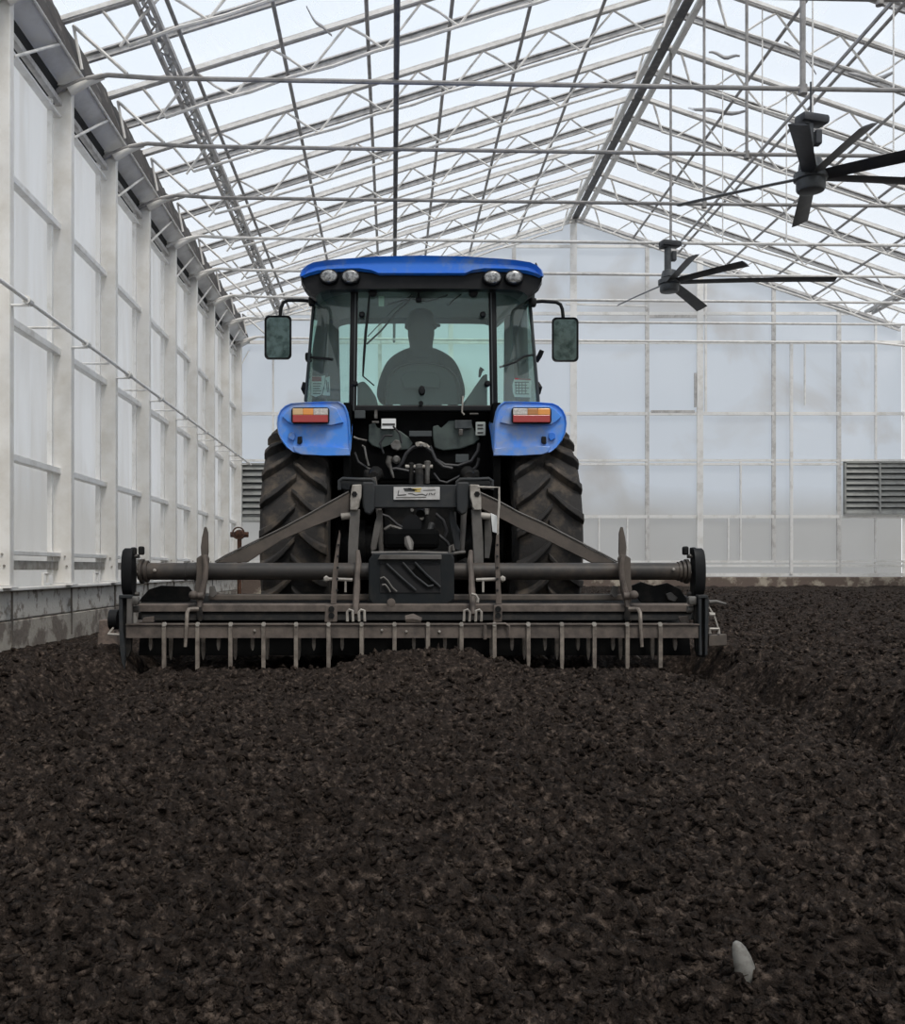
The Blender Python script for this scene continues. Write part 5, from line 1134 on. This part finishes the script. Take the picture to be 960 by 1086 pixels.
def limb(start, pts):
    p = start
    for co, r in pts: J.append((co, r)); E.append((p, len(J)-1)); p = len(J)-1
    return p
hands = {}
for s in (-1, 1):
    w = wc+Vector((s*0.165, -0.06, 0.03))
    hands[s] = (limb(3, [(V_(s*.175,0.01,2.185),.052), (V_(s*.245,.02,2.08),.050), (V_(s*.29,.05,1.95),.048), (V_(s*.26,.16,1.93),.044), (V_(s*.22,.24,1.95),.032)]), w)
    limb(0, [(V_(s*.11,.10,1.72),.090), (V_(s*.15,.36,1.73),.070), (V_(s*.15,.42,1.65),.060), (V_(s*.14,.46,1.45),.050), (V_(s*.14,.46,1.36),.040), (V_(s*.14,.56,1.33),.038)])
for s in (-1, 1):
    i, w = hands[s]; palm = limb(i, [(w+Vector((s*.0,-.02,.015)), (.040,.022)), (w+Vector((0,.03,.035)), (.040,.020))])
    for q, L in ((-1.5,.9),(-.5,1.05),(.5,1.0),(1.5,.8)):
        o = w+Vector((q*.021,.03,.035)); limb(palm, [(o+Vector((0,.03*L,.012)),.0095), (o+Vector((0,.045*L,-.02)),.0085), (o+Vector((0,.02*L,-.042)),.0075)])
    limb(palm-1, [(w+Vector((-s*.045,.0,.01)),.012), (w+Vector((-s*.05,.035,-.01)),.010)])
body = skin_body('body', J, E, M['skin'], 0, D)
# jacket over torso and arms
JJ = [(V_(0,0,1.74),(.175,.135)), (V_(0,-.02,1.92),(.178,.135)), (V_(0,-.02,2.10),(.195,.14)), (V_(0,0,2.235),(.165,.11)), (V_(0,.01,2.315),(.075,.08))]
EE = [(0,1),(1,2),(2,3),(3,4)]
for s in (-1, 1):
    p = 3
    for co, r in ((V_(s*.11,0,2.235),.095), (V_(s*.20,.01,2.195),.086), (V_(s*.255,.02,2.08),.078), (V_(s*.30,.05,1.95),.066), (V_(s*.265,.16,1.93),.058), (V_(s*.225,.235,1.95),.046)):
        JJ.append((co, r)); EE.append((p, len(JJ)-1)); p = len(JJ)-1
skin_body('jacket', JJ, EE, M['jacket'], 0, D)
TJ = [(V_(0,.0,1.74),(.165,.125))]; TE = []
for s in (-1, 1):
    p = 0
    for co, r in ((V_(s*.11,.10,1.72),.105), (V_(s*.15,.36,1.73),.085), (V_(s*.15,.43,1.65),.075), (V_(s*.14,.46,1.43),.064)):
        TJ.append((co, r)); TE.append((p, len(TJ)-1)); p = len(TJ)-1
skin_body('trousers', TJ, TE, M['cloth'], 0, D)
for s in (-1, 1):
    mb = MB(); mb.box(V_(s*.14,.53,1.335), (.10,.27,.09), bevel=.035); mb.build('boot', M['boot'], D, smooth=True)
    mb = MB(); mb.ball(V_(s*.090,.055,2.47), .030, 2, (.4,.75,1.1)); mb.build('ear', M['skin'], D, smooth=True)
    mb = MB(); mb.ball(V_(s*.036,.148,2.495), .013, 2); mb.build('eye', M['paper'], D, smooth=True)
mb = MB(); mb.tube([V_(0,.145,2.50), V_(0,.168,2.465), V_(0,.155,2.452)], [.010,.016,.010], 8); mb.build('nose', M['skin'], D, smooth=True)
mb = MB(); mb.tube([V_(-.03,.138,2.415), V_(0,.150,2.412), V_(.03,.138,2.415)], [.005,.009,.005], 8); mb.build('mouth', mat('lips', (.32,.14,.11), .6), D, smooth=True)
# dark cover under the cap, added to turn the backlit head into a silhouette
mb = MB(); mb.loft([[V_(0,.02,0)+Vector((rx*math.cos(t), ry*math.sin(t)-.015, h)) for t in [2*PI*i/24 for i in range(24)]] for rx, ry, h in ((.175,.13,2.215),(.15,.115,2.25),(.115,.095,2.285),(.088,.086,2.325),(.094,.092,2.37),(.102,.104,2.41),(.103,.108,2.45),(.098,.105,2.52))]); nc = mb.build('head_shade_cover', M['hat'], D, smooth=True)
# cap with a wide band
hc = V_(0,.04,2.50)
mb = MB(); mb.loft([[hc+Vector((rx*math.cos(t), ry*math.sin(t), h)) for t in [2*PI*i/24 for i in range(24)]] for rx, ry, h in ((.118,.126,-.022),(.127,.136,-.016),(.126,.134,.012),(.114,.124,.02),(.112,.122,.045),(.100,.112,.075),(.082,.09,.105),(.05,.055,.122),(.015,.015,.126))]); cap = mb.build('cap', M['hat'], D, smooth=True)
mb = MB(); mb.loft([[hc+Vector((rx*math.cos(t), .12+ry*math.sin(t), h)) for t in [PI*i/10 for i in range(11)]] for rx, ry, h in ((.09,.0,.0),(.095,.085,-.006),(.088,.08,-.014),(.085,-.01,-.008))]); mb.build('cap_peak', M['hat'], cap, smooth=True)
mb = MB(); mb.box(hc+Vector((.132,-.01,-.002)), (.04,.03,.022), bevel=.008); mb.build('cap_strap', M['hat'], cap)

# ================================================================== SMALL THINGS ON THE SOIL
c = P(789.5, 1053, 1.33)
z = float(soil_h(np.array([c.x]), np.array([c.y]))[0])+0.006
t = thing('stone', 'pale grey elongated stone standing in the dark soil in the right foreground', 'stone', (c.x, c.y, z))
mb = MB(); rings = []
for zz, w, dx, dy in ((-.02,.010,.002,0),(-.008,.0125,.002,0),(.008,.0135,.001,.0),(.022,.0118,-.002,.003),(.032,.009,-.005,.005),(.038,.0055,-.007,.006),(.040,.002,-.008,.007)):
    rings.append([Vector((c.x+dx+w*math.cos(a)*(1+.1*math.sin(3*a)), c.y+dy+w*.7*math.sin(a), z+zz)) for a in [2*PI*i/18 for i in range(18)]])
mb.loft(rings); mb.build('stone_body', M['bone'], t, smooth=True)
for i, (x0, y0, x1, y1, lab) in enumerate(((105,657,121,674,'soiled brown brick beside the left end of the tiller, upper of two'), (104,671,125,687,'soiled brown brick beside the left end of the tiller, lower of two'))):
    a, b = P(x0, y1, 6.3), P(x1, y0, 6.3); mb = MB(); mb.box(((a.x+b.x)/2, 6.35, (a.z+b.z)/2), (b.x-a.x, .12, b.z-a.z-.006), Matrix.Rotation(.06*(1-i), 3, 'Z'), bevel=.006); o = mb.build('brick', M['brick']); tag(o, lab, 'brick')
